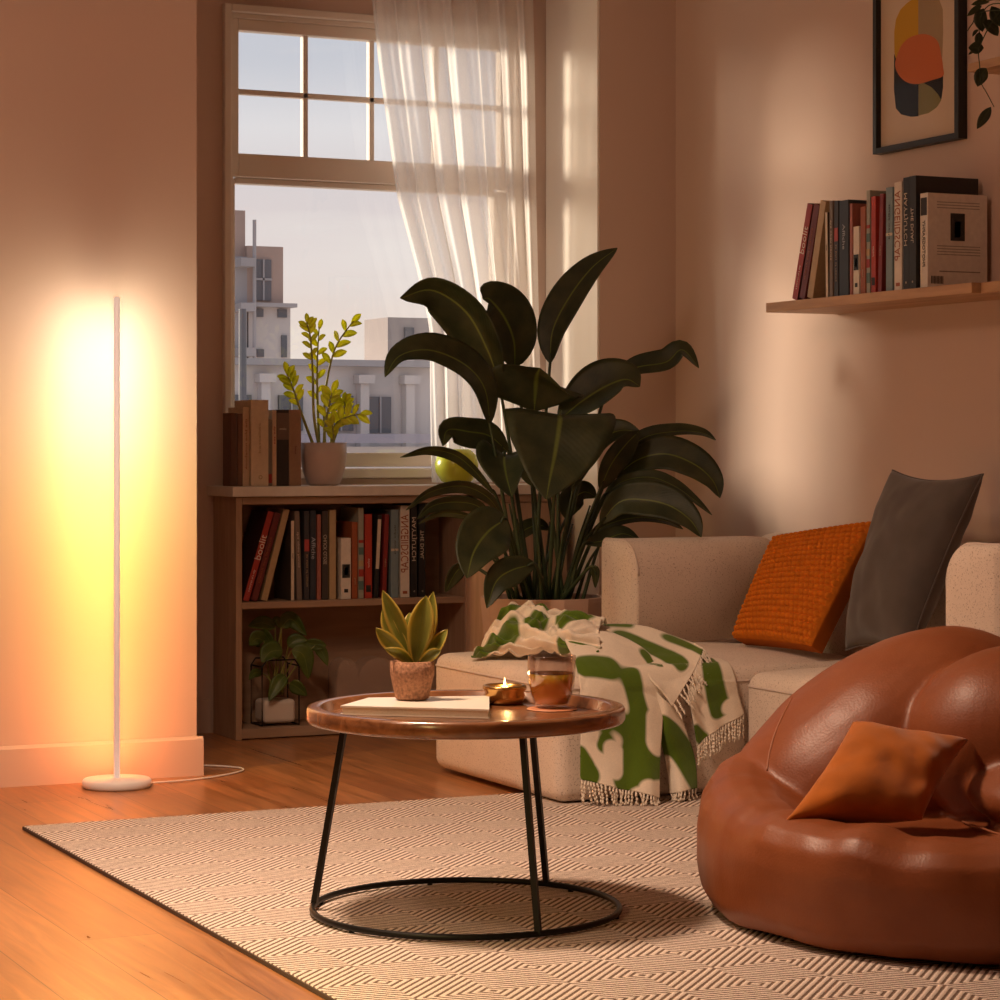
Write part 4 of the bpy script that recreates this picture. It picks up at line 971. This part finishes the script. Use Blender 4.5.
m5, e5, s5 = cloth('cloth', CLOTH_PILE, 110, 90, [(.02, .02, .12, .09, .035), (.04, .20, .10, .20, .035), (.19, .15, .22, .18, .026), (.30, .06, .38, .04, .032), (.30, .18, .36, .22, .028), (.17, .26, .22, .26, .02), (.12, .13, .13, .13, .016)], [(.16, .04, .20, .06, .02)], (.40, .26), tb, .026, 0)

# ---------------------------------------------------------------- cushions
def cushion(name, tl, tr, br, bl, thick, m, parent=None, n=36, bob=None, pinch=.05, wr=.0, seam=None):
    C = [Vector(p) for p in (tl, tr, br, bl)]
    nor = (C[1] - C[0]).cross(C[3] - C[0]).normalized()
    if nor.dot(TOCAM) < 0: nor = -nor
    cen = sum(C, Vector()) / 4
    bm = bmesh.new(); F, B = [], []
    for j in range(n + 1):
        f, b = [], []
        for i in range(n + 1):
            u, v = 2 * i / n - 1, 2 * j / n - 1
            pu = u * (1 - pinch * (1 - v * v)); pv = v * (1 - pinch * (1 - u * u))
            a, c = (pu + 1) / 2, (pv + 1) / 2
            p = C[0].lerp(C[1], a).lerp(C[3].lerp(C[2], a), c)
            h = thick / 2 * (max(0, (1 - u ** 2)) * max(0, (1 - v ** 2))) ** .42
            if wr:
                q = p * 9; h *= 1 + wr * noise.noise(q)
                h += wr * .03 * (noise.noise(p * 22)) * (1 - (u * u * v * v)) * min(1, h * 40)
            bo = 0
            if bob and abs(u) < .985 and abs(v) < .985:   # staggered round bobbles
                gy = (v + 1) / 2 * bob[1]; gx = (u + 1) / 2 * bob[0] + .5 * (int(gy) % 2)
                rr = math.hypot(gx % 1 - .5, gy % 1 - .5) / .52
                bo = bob[2] * math.sqrt(max(0, 1 - rr * rr))
            f.append(bm.verts.new(p + nor * (h + bo)))
            b.append(f[-1] if i in (0, n) or j in (0, n) else bm.verts.new(p - nor * h * .9))
        F.append(f); B.append(b)
    for j in range(n):
        for i in range(n):
            bm.faces.new((F[j][i], F[j + 1][i], F[j + 1][i + 1], F[j][i + 1]))
            try: bm.faces.new((B[j][i + 1], B[j + 1][i + 1], B[j + 1][i], B[j][i]))
            except ValueError: pass
    bmesh.ops.recalc_face_normals(bm, faces=bm.faces[:])
    rim = [v.co.copy() for v in F[0]] + [r[-1].co.copy() for r in F[1:]] + [v.co.copy() for v in F[-1][::-1][1:]] + [r[0].co.copy() for r in F[::-1][1:-1]]
    o = link(name, bm, m, parent, True)
    return o, rim, nor
kc = thing('cushion', 'orange bobble knit cushion standing on the sofa seat', 'cushion')
k1, rim, nor = cushion('knit_front', (3.930, 6.382, .700), (4.026, 5.987, .757), (3.784, 5.948, .408), (3.742, 6.311, .408), .085, M['knit'], kc, 280, (20, 20, .013), .02)
bm = bmesh.new(); R0 = [p + nor * .002 for p in rim]; R1 = [p - nor * .05 for p in rim]
cc = sum(rim, Vector()) / len(rim)
va = [bm.verts.new(p) for p in R0]; vb = [bm.verts.new(cc - nor * .05 + (p - cc + nor * .05) * .97) for p in R1]
for i in range(len(va)): bm.faces.new((va[i], va[(i + 1) % len(va)], vb[(i + 1) % len(va)], vb[i]))
bm.faces.new(vb); bmesh.ops.recalc_face_normals(bm, faces=bm.faces[:]); o = link('gusset', bm, M['knitside'], kc, True); o['label'] = 'plain orange side panel'
gc, rim, nor = cushion('cushion', (4.030, 5.905, .909), (4.030, 5.474, .902), (3.86, 5.585, .405), (3.885, 5.925, .395), .20, M['grey'], None, 50, None, .10, .12)
tag(gc, 'large charcoal grey cushion leaning on the sofa back behind the orange knit one', 'cushion')
bm = bmesh.new(); tube(bm, [p * 1.0 for p in rim], .0028, seg=6, closed=True); link('piping', bm, M['grey'], gc, True)

# ---------------------------------------------------------------- bean bag, built round its own centre: a to the right, b away, both horizontal
BC = Vector((3.049, 4.215, RZ + .004)); BA = Vector((CS, -SN, 0)); BB = Vector((SN, CS, 0))
bb = thing('bean_bag', 'tan brown leather bean bag chair on the rug in the right foreground', 'bean bag', BC, -YAW)
bm = bmesh.new()
lathe(bm, [(0, .001), (.44, .001), (.515, .006), (.538, .04), (.547, .10), (.549, .16), (.542, .210), (.52, .243), (.485, .263), (.445, .268), (.40, .258), (.36, .235), (.30, .205), (0, .185)], seg=120, sx=1.0, sy=.98)
LIP = [(-180, .278), (-155, .240), (-130, .228), (-105, .226), (-85, .255), (-65, .285), (-20, .31), (60, .30), (120, .30), (180, .278)]
for v in bm.verts:
    a = math.atan2(v.co.y, v.co.x); r = math.hypot(v.co.x, v.co.y)
    if v.co.z > .10:
        Hh = float(np.interp(math.degrees(a), [q[0] for q in LIP], [q[1] for q in LIP]))
        k = min(1, (v.co.z - .10) / .14) * max(0, min(1, (r - .28) / .1))
        v.co.z = .10 + (v.co.z - .10) * (1 + ((Hh - .10) / .168 - 1) * max(0, min(1, (r - .2) / .15)))
        w = .007 * math.sin(5 * a + .6) + .006 * max(0, math.sin(9 * a + 2.2)) ** 3 + .004 * math.sin(11 * a + 1 + 2 * math.sin(3 * a)) + .0022 * math.sin(27 * a + 3 * math.sin(2 * a))
        v.co.z += k * w; f = 1 + .9 * k * w; v.co.x *= f; v.co.y *= f
    if v.co.y < 0: v.co.y *= 1.15
def lobe(c, r, rot=(0, 0, 0), seg=48):
    mt = Matrix.Translation(c) @ Matrix.Rotation(rot[2], 4, 'Z') @ Matrix.Rotation(rot[1], 4, 'Y') @ Matrix.Rotation(rot[0], 4, 'X') @ Matrix.Diagonal((*r, 1))
    bmesh.ops.create_uvsphere(bm, u_segments=seg, v_segments=seg // 2, radius=1, matrix=mt)
lobe((-.15, .235, .256), (.42, .25, .235), (0, -.63, .12))          # left back panel
lobe((.06, .36, .358), (.24, .15, .185), (0, -.05, 0))              # head fold
lobe((.160, .03, .344), (.275, .20, .205), (-.15, .02, -.05))        # right back panel
lobe((.40, .15, .31), (.2, .28, .22), (0, .2, 0))
lobe((.215, -.13, .275), (.235, .20, .085), (.1, -.10, .2))         # right seat fold
for v in bm.verts: v.co.z = max(v.co.z, .001)
o = link('body', bm, M['leather'], bb, True)
rm = o.modifiers.new('skin', 'REMESH'); rm.mode = 'VOXEL'; rm.voxel_size = .008; rm.use_smooth_shade = True
sm = o.modifiers.new('soften', 'SMOOTH'); sm.factor = .5; sm.iterations = 3
tx = bpy.data.textures.new('creases', 'CLOUDS'); tx.noise_scale = .16; tx.noise_depth = 1
dm = o.modifiers.new('creases', 'DISPLACE'); dm.texture = tx; dm.strength = .012; dm.mid_level = .5; dm.texture_coords = 'LOCAL'

# seams of the bean bag
bpy.context.view_layer.update()
_ev = o.evaluated_get(bpy.context.evaluated_depsgraph_get())
def seam(path, parent, name='seam', r=.0022, d=Vector((0, -1, .25)), up=.15):
    # path in local (a, z) seen from the front: dropped on the body's surface
    d = d.normalized(); pts = []
    for a, z in path:
        ok, p, nn, _ = _ev.ray_cast(Vector((a, -1.2, z + up)), Vector((0, 1, -.125)).normalized())
        if ok: pts.append(p + nn * .0004)
    if len(pts) > 2:
        bm = bmesh.new(); tube(bm, spline(pts, 30), r, seg=6); link(name, bm, M['seam'], parent, True)
seam([(-.015 + .0006 * k, .02 + .02 * k) for k in range(12)], o, up=.092)
seam([(-.396 + .003 * k + .0007 * k * k, .286 + .0195 * k) for k in range(10)], o)

vc, rim, nor = cushion('cushion', (2.776, 4.208, .418), (2.987, 4.106, .382), (2.793, 3.992, .247), (2.540, 4.090, .246), .125, M['velvet'], None, 50, None, .07, .24)
tag(vc, 'burnt orange velvet cushion lying in the leather bean bag', 'cushion')

# ---------------------------------------------------------------- coffee table
TX, TY = 2.113, 4.646
ct = thing('coffee_table', 'round walnut tray coffee table on thin black metal legs', 'table', (TX, TY, RZ))
bm = bmesh.new(); lathe(bm, [(0, .393), (.312, .393), (.326, .396), (.330, .402), (.330, .422), (.327, .4268), (.321, .4285), (.304, .4285), (.299, .426), (.295, .408), (.29, .4055), (0, .4055)], seg=128)
link('tray_top', bm, M['tray'], ct, True)
bm = bmesh.new(); tube(bm, [(.318 * math.cos(2 * PI * k / 96), .318 * math.sin(2 * PI * k / 96), .0095) for k in range(96)], .0065, seg=10, closed=True)
rg = link('base_ring', bm, M['black'], ct, True)
for k in range(6):
    a = PI * k / 3 + .35; bm = bmesh.new(); lathe(bm, [(0, .0003), (.006, .0003), (.006, .006), (0, .006)], (.318 * math.cos(a), .318 * math.sin(a), 0), 12); link('glide', bm, M['black'], rg)
for a in (151, 272, 32):
    a = math.radians(a); c, s = math.cos(a), math.sin(a)
    bm = bmesh.new(); tube(bm, [(.318 * c, .318 * s, .008), (.252 * c, .252 * s, .3932)], .0085, seg=4); link('leg', bm, M['black'], ct)
TT = RZ + .4058
def tpt(x, y): return (x, y, TT)

bk = thing('book', 'pale hardback book lying flat on the tray table under the small plant', 'book', (0, 0, 0))
A_ = [(1.883, 4.772), (2.132, 4.573), (2.250, 4.826), (1.998, 4.900)]
bm = bmesh.new(); prism(bm, A_, TT + .016, TT + .0195, 'Z'); link('cover', bm, M['pale'], bk)
bm = bmesh.new(); prism(bm, A_, TT + .0003, TT + .003, 'Z'); link('cover', bm, M['pale'], bk)
cx_, cy_ = sum(p[0] for p in A_) / 4, sum(p[1] for p in A_) / 4
bm = bmesh.new(); prism(bm, [(cx_ + (p[0] - cx_) * .975, cy_ + (p[1] - cy_) * .975) for p in A_], TT + .003, TT + .016, 'Z'); link('page_block', bm, M['paper'], bk)
BT = TT + .0197
sp_ = thing('potted_plant', 'small yellow edged plant in a speckled terracotta pot on the tray table', 'plant', (2.065, 4.818, BT))
bm = bmesh.new(); lathe(bm, [(0, .0005), (.030, .0005), (.0355, .004), (.047, .055), (.0475, .082), (.043, .083), (.042, .072), (0, .072)], seg=48); link('pot', bm, M['cork'], sp_, True)
bm = bmesh.new(); lathe(bm, [(0, .076), (.0415, .074), (0, .073)], seg=24); link('soil', bm, M['soil'], sp_)
SO = Vector((2.0645, 4.824, .4385))
for pts, w, ro in (([(2.067, 4.823, .515), (2.038, 4.837, .597), (2.008, 4.851, .671)], .036, 10), ([(2.067, 4.815, .515), (2.077, 4.81, .59), (2.09, 4.808, .660)], .050, -8), ([(2.071, 4.83, .515), (2.103, 4.82, .59), (2.110, 4.815, .668)], .036, 25),
    ([(2.064, 4.82, .515), (2.021, 4.835, .560), (1.99, 4.845, .592)], .030, 15), ([(2.064, 4.81, .515), (2.035, 4.815, .538), (2.0, 4.82, .550)], .024, 20), ([(2.077, 4.815, .515), (2.107, 4.80, .55), (2.132, 4.79, .588)], .030, 20),
    ([(2.061, 4.84, .515), (2.028, 4.85, .583), (2.012, 4.86, .632)], .028, 10), ([(2.074, 4.81, .515), (2.094, 4.79, .535), (2.112, 4.78, .545)], .022, 0), ([(2.067, 4.84, .515), (2.075, 4.855, .57), (2.08, 4.875, .62)], .036, 0), ([(2.06, 4.83, .515), (2.045, 4.845, .56), (2.03, 4.86, .60)], .034, 20)):
    q = [Vector(p) - SO + Vector((0, 0, .0)) for p in pts]
    bm = bmesh.new(); leaf(bm, q, w * 1.15, ro, 24, 14, 6, .52); link('leaf', bm, M['sucleaf'], sp_)

GX, GY = 2.333, 4.690
tag(None or bx('coaster', (0, .001, 0, .001, 0, .001), M['coaster']), 'round copper coaster under the tea glass', 'coaster')
co_ = bpy.data.objects['coaster']; bm = bmesh.new(); lathe(bm, [(0, .0003), (.052, .0003), (.054, .0015), (.052, .003), (0, .003)], (0, 0, 0), 48); bm.to_mesh(co_.data); bm.free(); co_.location = (GX - .004, GY - .01, TT)
tg = thing('tea_glass', 'clear glass cup of amber tea on the tray table', 'cup', (GX, GY, TT + .0034))
prof = [(.0, .0005), (.030, .0005), (.036, .006), (.044, .028), (.049, .052), (.0508, .075), (.0518, .1095), (.0512, .1108)]
inn = [(.0500, .1108), (.0496, .1095), (.0490, .075), (.0475, .052), (.0425, .029), (.034, .009), (0, .007)]
bm = bmesh.new(); lathe(bm, prof + inn, seg=64); link('glass', bm, M['cup'], tg, True)
bm = bmesh.new(); lathe(bm, [(0, .0074), (.0335, .0094), (.042, .029), (.047, .052), (.0484, .0725), (0, .0725)], seg=64); tl_ = link('tea', bm, M['tea'], tg, True)
bm = bmesh.new(); lathe(bm, [(0, .0738), (.0482, .0738), (.0482, .0727), (0, .0727)], seg=64); link('tea_surface', bm, M['teatop'], tg)

CX_, CY_ = 2.286, 4.824
ca = thing('candle_holder', 'low brass candle holder with a lit tealight on the tray table', 'candle', (CX_, CY_, TT))
bm = bmesh.new(); lathe(bm, [(0, .0004), (.034, .0004), (.040, .005), (.046, .018), (.043, .027), (.048, .034), (.047, .040), (.042, .042), (.038, .038), (.037, .020), (.03, .012), (0, .012)], seg=48); link('dish', bm, M['brass'], ca, True)
bm = bmesh.new(); lathe(bm, [(0, .0122), (.019, .0122), (.019, .026), (0, .025)], seg=32); link('wax', bm, M['wax'], ca, True)
bm = bmesh.new(); tube(bm, [(0, 0, .025), (.0005, 0, .033)], .0007, seg=6); link('wick', bm, M['black'], ca)
bm = bmesh.new(); lathe(bm, [(0, .030), (.0025, .034), (.0034, .039), (.0024, .047), (.001, .054), (0, .058)], seg=16); link('flame', bm, M['flame'], ca, True)
lamp('candle_light', 'POINT', (0, 0, .064), .25, (1, .55, .2), .006, parent=ca)

# ---------------------------------------------------------------- picture on the right wall
pf = thing('framed_picture', 'framed abstract print in orange, yellow, black and green on the right wall', 'picture')
bm = bmesh.new()
for y0, y1, z0, z1 in ((6.298, 6.317, 1.869, 2.52), (5.876, 5.897, 1.869, 2.52), (5.897, 6.298, 1.869, 1.887), (5.897, 6.298, 2.50, 2.52)): box(bm, 4.238, 4.2695, y0, y1, z0, z1, .001)
link('frame', bm, M['frameblk'], pf)
ARTC = dict(paper=(.70, .55, .40), yellow=(.62, .34, .025), taupe=(.42, .30, .17), coral=(.62, .17, .06), black=(.012, .011, .014), green=(.26, .22, .075))
pr = bx('print', (4.256, 4.2690, 5.897, 6.298, 1.887, 2.50), mat('print_paper', ARTC['paper'], .85), pf)
def cap(poly, n=8): return poly
def smooth_poly(P):
    Q = [(p[0], p[1], 0) for p in P]; out = []
    for i in range(len(Q)):
        a, b, c, d = [Vector(Q[(i + k) % len(Q)]) for k in (-1, 0, 1, 2)]
        for s in range(5):
            f = s / 5; v = 0.5 * ((2 * b) + (c - a) * f + (2 * a - 5 * b + 4 * c - d) * f * f + (3 * b - a - 3 * c + d) * f ** 3); out.append((v.x, v.y))
    return out
ART = [('yellow', [(6.101, 2.315), (6.101, 2.05), (6.16, 2.06), (6.21, 2.12), (6.226, 2.17), (6.227, 2.231), (6.218, 2.268), (6.194, 2.294), (6.160, 2.308), (6.13, 2.315)], .0004, 0),
       ('taupe', [(6.101, 2.315), (6.04, 2.315), (6.0, 2.30), (5.978, 2.26), (5.976, 2.193), (5.98, 2.12), (6.101, 2.10)], .0004, 0),
       ('black', [(6.101, 2.10), (6.101, 1.961), (6.139, 1.964), (6.189, 1.977), (6.218, 1.999), (6.228, 2.057), (6.227, 2.165), (6.20, 2.12)], .0006, 0),
       ('black', [(6.101, 2.085), (5.976, 2.085), (5.976, 2.030), (5.985, 1.997), (6.03, 2.02), (6.101, 2.03)], .0006, 0),
       ('green', [(6.0995, 1.963), (6.0995, 2.059), (6.073, 2.056), (6.032, 2.038), (6.0, 2.013), (5.985, 1.994), (6.008, 1.976), (6.048, 1.964)], .0008, 0),
       ('coral', [(6.206, 2.165), (6.18, 2.19), (6.139, 2.203), (6.081, 2.203), (6.032, 2.189), (6.0, 2.166), (5.984, 2.123), (5.976, 2.089), (5.976, 2.064), (6.032, 2.059), (6.089, 2.057), (6.13, 2.061), (6.172, 2.076), (6.206, 2.102), (6.221, 2.133)], .0010, 1)]
for nm, poly, off, sm_ in ART:
    bm = bmesh.new(); prism(bm, smooth_poly(poly) if sm_ else poly, 4.256 - off, 4.2562, 'X')
    link('printed_shape', bm, mat('ink_' + nm, ARTC[nm], .85), pr)
bx('picture_glass', (4.250, 4.2515, 5.897, 6.298, 1.887, 2.50), M['artglass'], pf)

# ---------------------------------------------------------------- upper shelf with the trailing plant
tag(bx('wall_shelf', (4.06, 4.269, 4.9, 5.585, 2.008, 2.032), M['shelfw'], None, .002), 'small oak shelf at the upper right edge under the trailing plant', 'shelf')
tp = thing('potted_plant', 'trailing dark leaved plant in a white pot on the upper right shelf', 'plant', (4.16, 5.40, 2.0325))
bm = bmesh.new(); lathe(bm, [(0, .0005), (.055, .0005), (.062, .006), (.082, .11), (.082, .13), (.076, .13), (.074, .11), (0, .11)], seg=40); link('pot', bm, M['whitepot'], tp, True)
bm = bmesh.new(); lathe(bm, [(0, .116), (.075, .112), (0, .1115)], seg=24); link('soil', bm, M['soil'], tp)
def lp(p): return Vector(p) - Vector((4.16, 5.40, 2.0325))
VT = Vector((0, 0, .125))
for pts in ([(4.10, 5.52, 2.19), (4.073, 5.547, 2.15), (4.071, 5.548, 2.101), (4.065, 5.551, 2.066)], [(4.08, 5.54, 2.17), (4.053, 5.556, 2.136), (4.041, 5.562, 2.117)], [(4.13, 5.50, 2.18), (4.10, 5.53, 2.14), (4.036, 5.50, 2.06), (4.03, 5.49, 2.01), (4.035, 5.49, 1.965), (4.05, 5.485, 1.937), (4.07, 5.48, 1.90)], [(4.12, 5.51, 2.20), (4.08, 5.545, 2.197), (4.051, 5.557, 2.189)]):
    bm = bmesh.new(); tube(bm, [VT] + [lp(p) for p in pts], .002, .0012, 6, 24); link('vine', bm, M['stalk'], tp, True)
for pts, w in (([(4.097, 5.536, 2.197), (4.073, 5.547, 2.196), (4.051, 5.557, 2.189)], .016), ([(4.077, 5.545, 2.187), (4.061, 5.553, 2.176), (4.040, 5.561, 2.158)], .018), ([(4.085, 5.547, 2.18), (4.073, 5.547, 2.15), (4.079, 5.544, 2.115)], .038), ([(4.079, 5.544, 2.145), (4.101, 5.534, 2.128), (4.118, 5.527, 2.104)], .036), ([(4.101, 5.534, 2.185), (4.113, 5.528, 2.158), (4.123, 5.524, 2.13)], .04),
    ([(4.069, 5.549, 2.121), (4.061, 5.553, 2.114), (4.054, 5.556, 2.102)], .010), ([(4.071, 5.548, 2.114), (4.069, 5.549, 2.097), (4.066, 5.55, 2.075)], .023), ([(4.083, 5.544, 2.071), (4.063, 5.552, 2.071), (4.043, 5.559, 2.071)], .034), ([(4.05, 5.487, 2.005), (4.036, 5.492, 1.985), (4.028, 5.497, 1.955)], .038), ([(4.062, 5.483, 1.90), (4.046, 5.49, 1.873), (4.026, 5.497, 1.84)], .028), ([(4.063, 5.552, 2.066), (4.053, 5.556, 2.06), (4.044, 5.561, 2.052)], .008), ([(4.11, 5.50, 2.20), (4.12, 5.49, 2.215), (4.13, 5.47, 2.20)], .04), ([(4.13, 5.50, 2.17), (4.14, 5.49, 2.14), (4.15, 5.48, 2.12)], .035)):
    bm = bmesh.new(); leaf(bm, [lp(p) for p in pts], w, random.uniform(-15, 15), 10, 8, 4, .5); link('leaf', bm, M['vineleaf'], tp)

# ---------------------------------------------------------------- outside the window
BW = mat('pale_render', (.52, .47, .47), .9, .08, .6); BB_ = mat('brown_brick', (.36, .26, .23), .9, .1, 2)
BG = mat('grey_concrete', (.33, .31, .33), .9, .08, 1); BD = mat('dark_window', (.10, .10, .12), .4); BR = mat('rail_grey', (.27, .25, .31), .7)
def bpart(name, dims, m, parent): return bx(name, dims, m, parent)
b1 = thing('apartment_building', 'tall grey and brown stepped apartment tower at the left of the window view', 'building', (14.6, 42, -9))
def off(d, o): return (d[0] - o.location.x, d[1] - o.location.x, d[2] - o.location.y, d[3] - o.location.y, d[4] - o.location.z, d[5] - o.location.z)
for nm, d, m in (('tower', (12.5, 14.77, 42, 46, -9, 4.4), BG), ('brick_core', (12.6, 14.77, 42.1, 46, 4.4, 5.24), BB_), ('upper_block', (14.77, 15.46, 42, 46, 3.55, 4.60), BB_), ('roof_slab', (14.80, 15.66, 41.8, 46, 3.50, 3.57), BG), ('lower_block', (14.80, 15.60, 42, 46, -9, 3.50), BW)):
    o = bx(nm, off(d, b1), m, b1)
for d in ((14.90, 15.22, 41.96, 42.0, 3.62, 4.36),): f = bx('window', off(d, b1), BD, b1); bx('mullion', off((15.05, 15.08, 41.93, 41.96, 3.62, 4.36), b1), BG, f); bx('mullion', off((14.90, 15.22, 41.93, 41.96, 3.98, 4.02), b1), BG, f)
for x in (14.90, 15.35): bx('vent_opening', off((x, x + .17, 41.96, 42, 3.32, 3.47), b1), BD, b1)
bx('window', off((14.95, 15.08, 41.96, 42, 2.60, 2.74), b1), BD, b1); bx('window', off((15.42, 15.52, 41.96, 42, 2.60, 3.0), b1), BD, b1)
bm = bmesh.new(); tube(bm, [(.24, -.2, 9), (.24, -.2, 14.05)], .035, seg=8); link('antenna', bm, BG, b1)
for z in (11.6, 12.4, 13.2): bx('balcony', off((14.52, 14.80, 41.6, 42, z - 9, z - 8.85), b1), BG, b1)
b2 = thing('white_building', 'low white building with dark windows across the window view', 'building', (12.5, 32, -9))
bx('wall', off((9.5, 14.9, 32, 36, -9, 2.10), b2), BW, b2); bx('parapet', off((9.4, 14.95, 31.85, 36, 2.10, 2.19), b2), BG, b2)
for x0, x1, z0, z1 in ((13.03, 13.37, 1.17, 1.68), (12.42, 12.80, 1.20, 1.69), (11.7, 12.05, 1.2, 1.69), (14.2, 14.5, 1.2, 1.69), (11.0, 11.3, 1.2, 1.69)):
    f = bx('window', off((x0, x1, 31.94, 32.0, z0, z1), b2), BD, b2); bx('mullion', off(((x0 + x1) / 2 - .01, (x0 + x1) / 2 + .01, 31.91, 31.94, z0, z1), b2), BG, f)
for x in (12.86, 13.55, 11.4): bx('pilaster', off((x, x + .13, 31.82, 32, -9, 1.86), b2), BW, b2); bx('pilaster_head', off((x - .04, x + .2, 31.78, 32, 1.86, 1.98), b2), BW, b2)
bx('lower_ledge', off((9.5, 14.9, 31.5, 32, -9, .98), b2), BW, b2)
rl = bx('roof_rail', (9.5, 14.9, 31.2, 31.4, 1.03, 1.155), BR); tag(rl, 'dull purple grey rail running along the foot of the white building', 'rail')
b3 = thing('apartment_building', 'brown grey apartment block rising at the right of the window view', 'building', (15.6, 36.5, -9))
bx('wall', off((15.22, 17.5, 36.5, 37.5, -9, 3.06), b3), mat('brown_render', (.36, .31, .30), .9, .08, 1), b3)
for z in (.9, 1.5, 2.1, 2.62): bx('window', off((15.50, 15.66, 36.45, 36.5, z, z + .28), b3), BD if z != 2.1 else BW, b3)
bm = bmesh.new(); tube(bm, [(10.49, 30, -9), (10.49, 30, 2.75)], .05, seg=10); tag(link('lamp_post', bm, BD), 'thin dark pole at the left edge of the window view', 'pole')
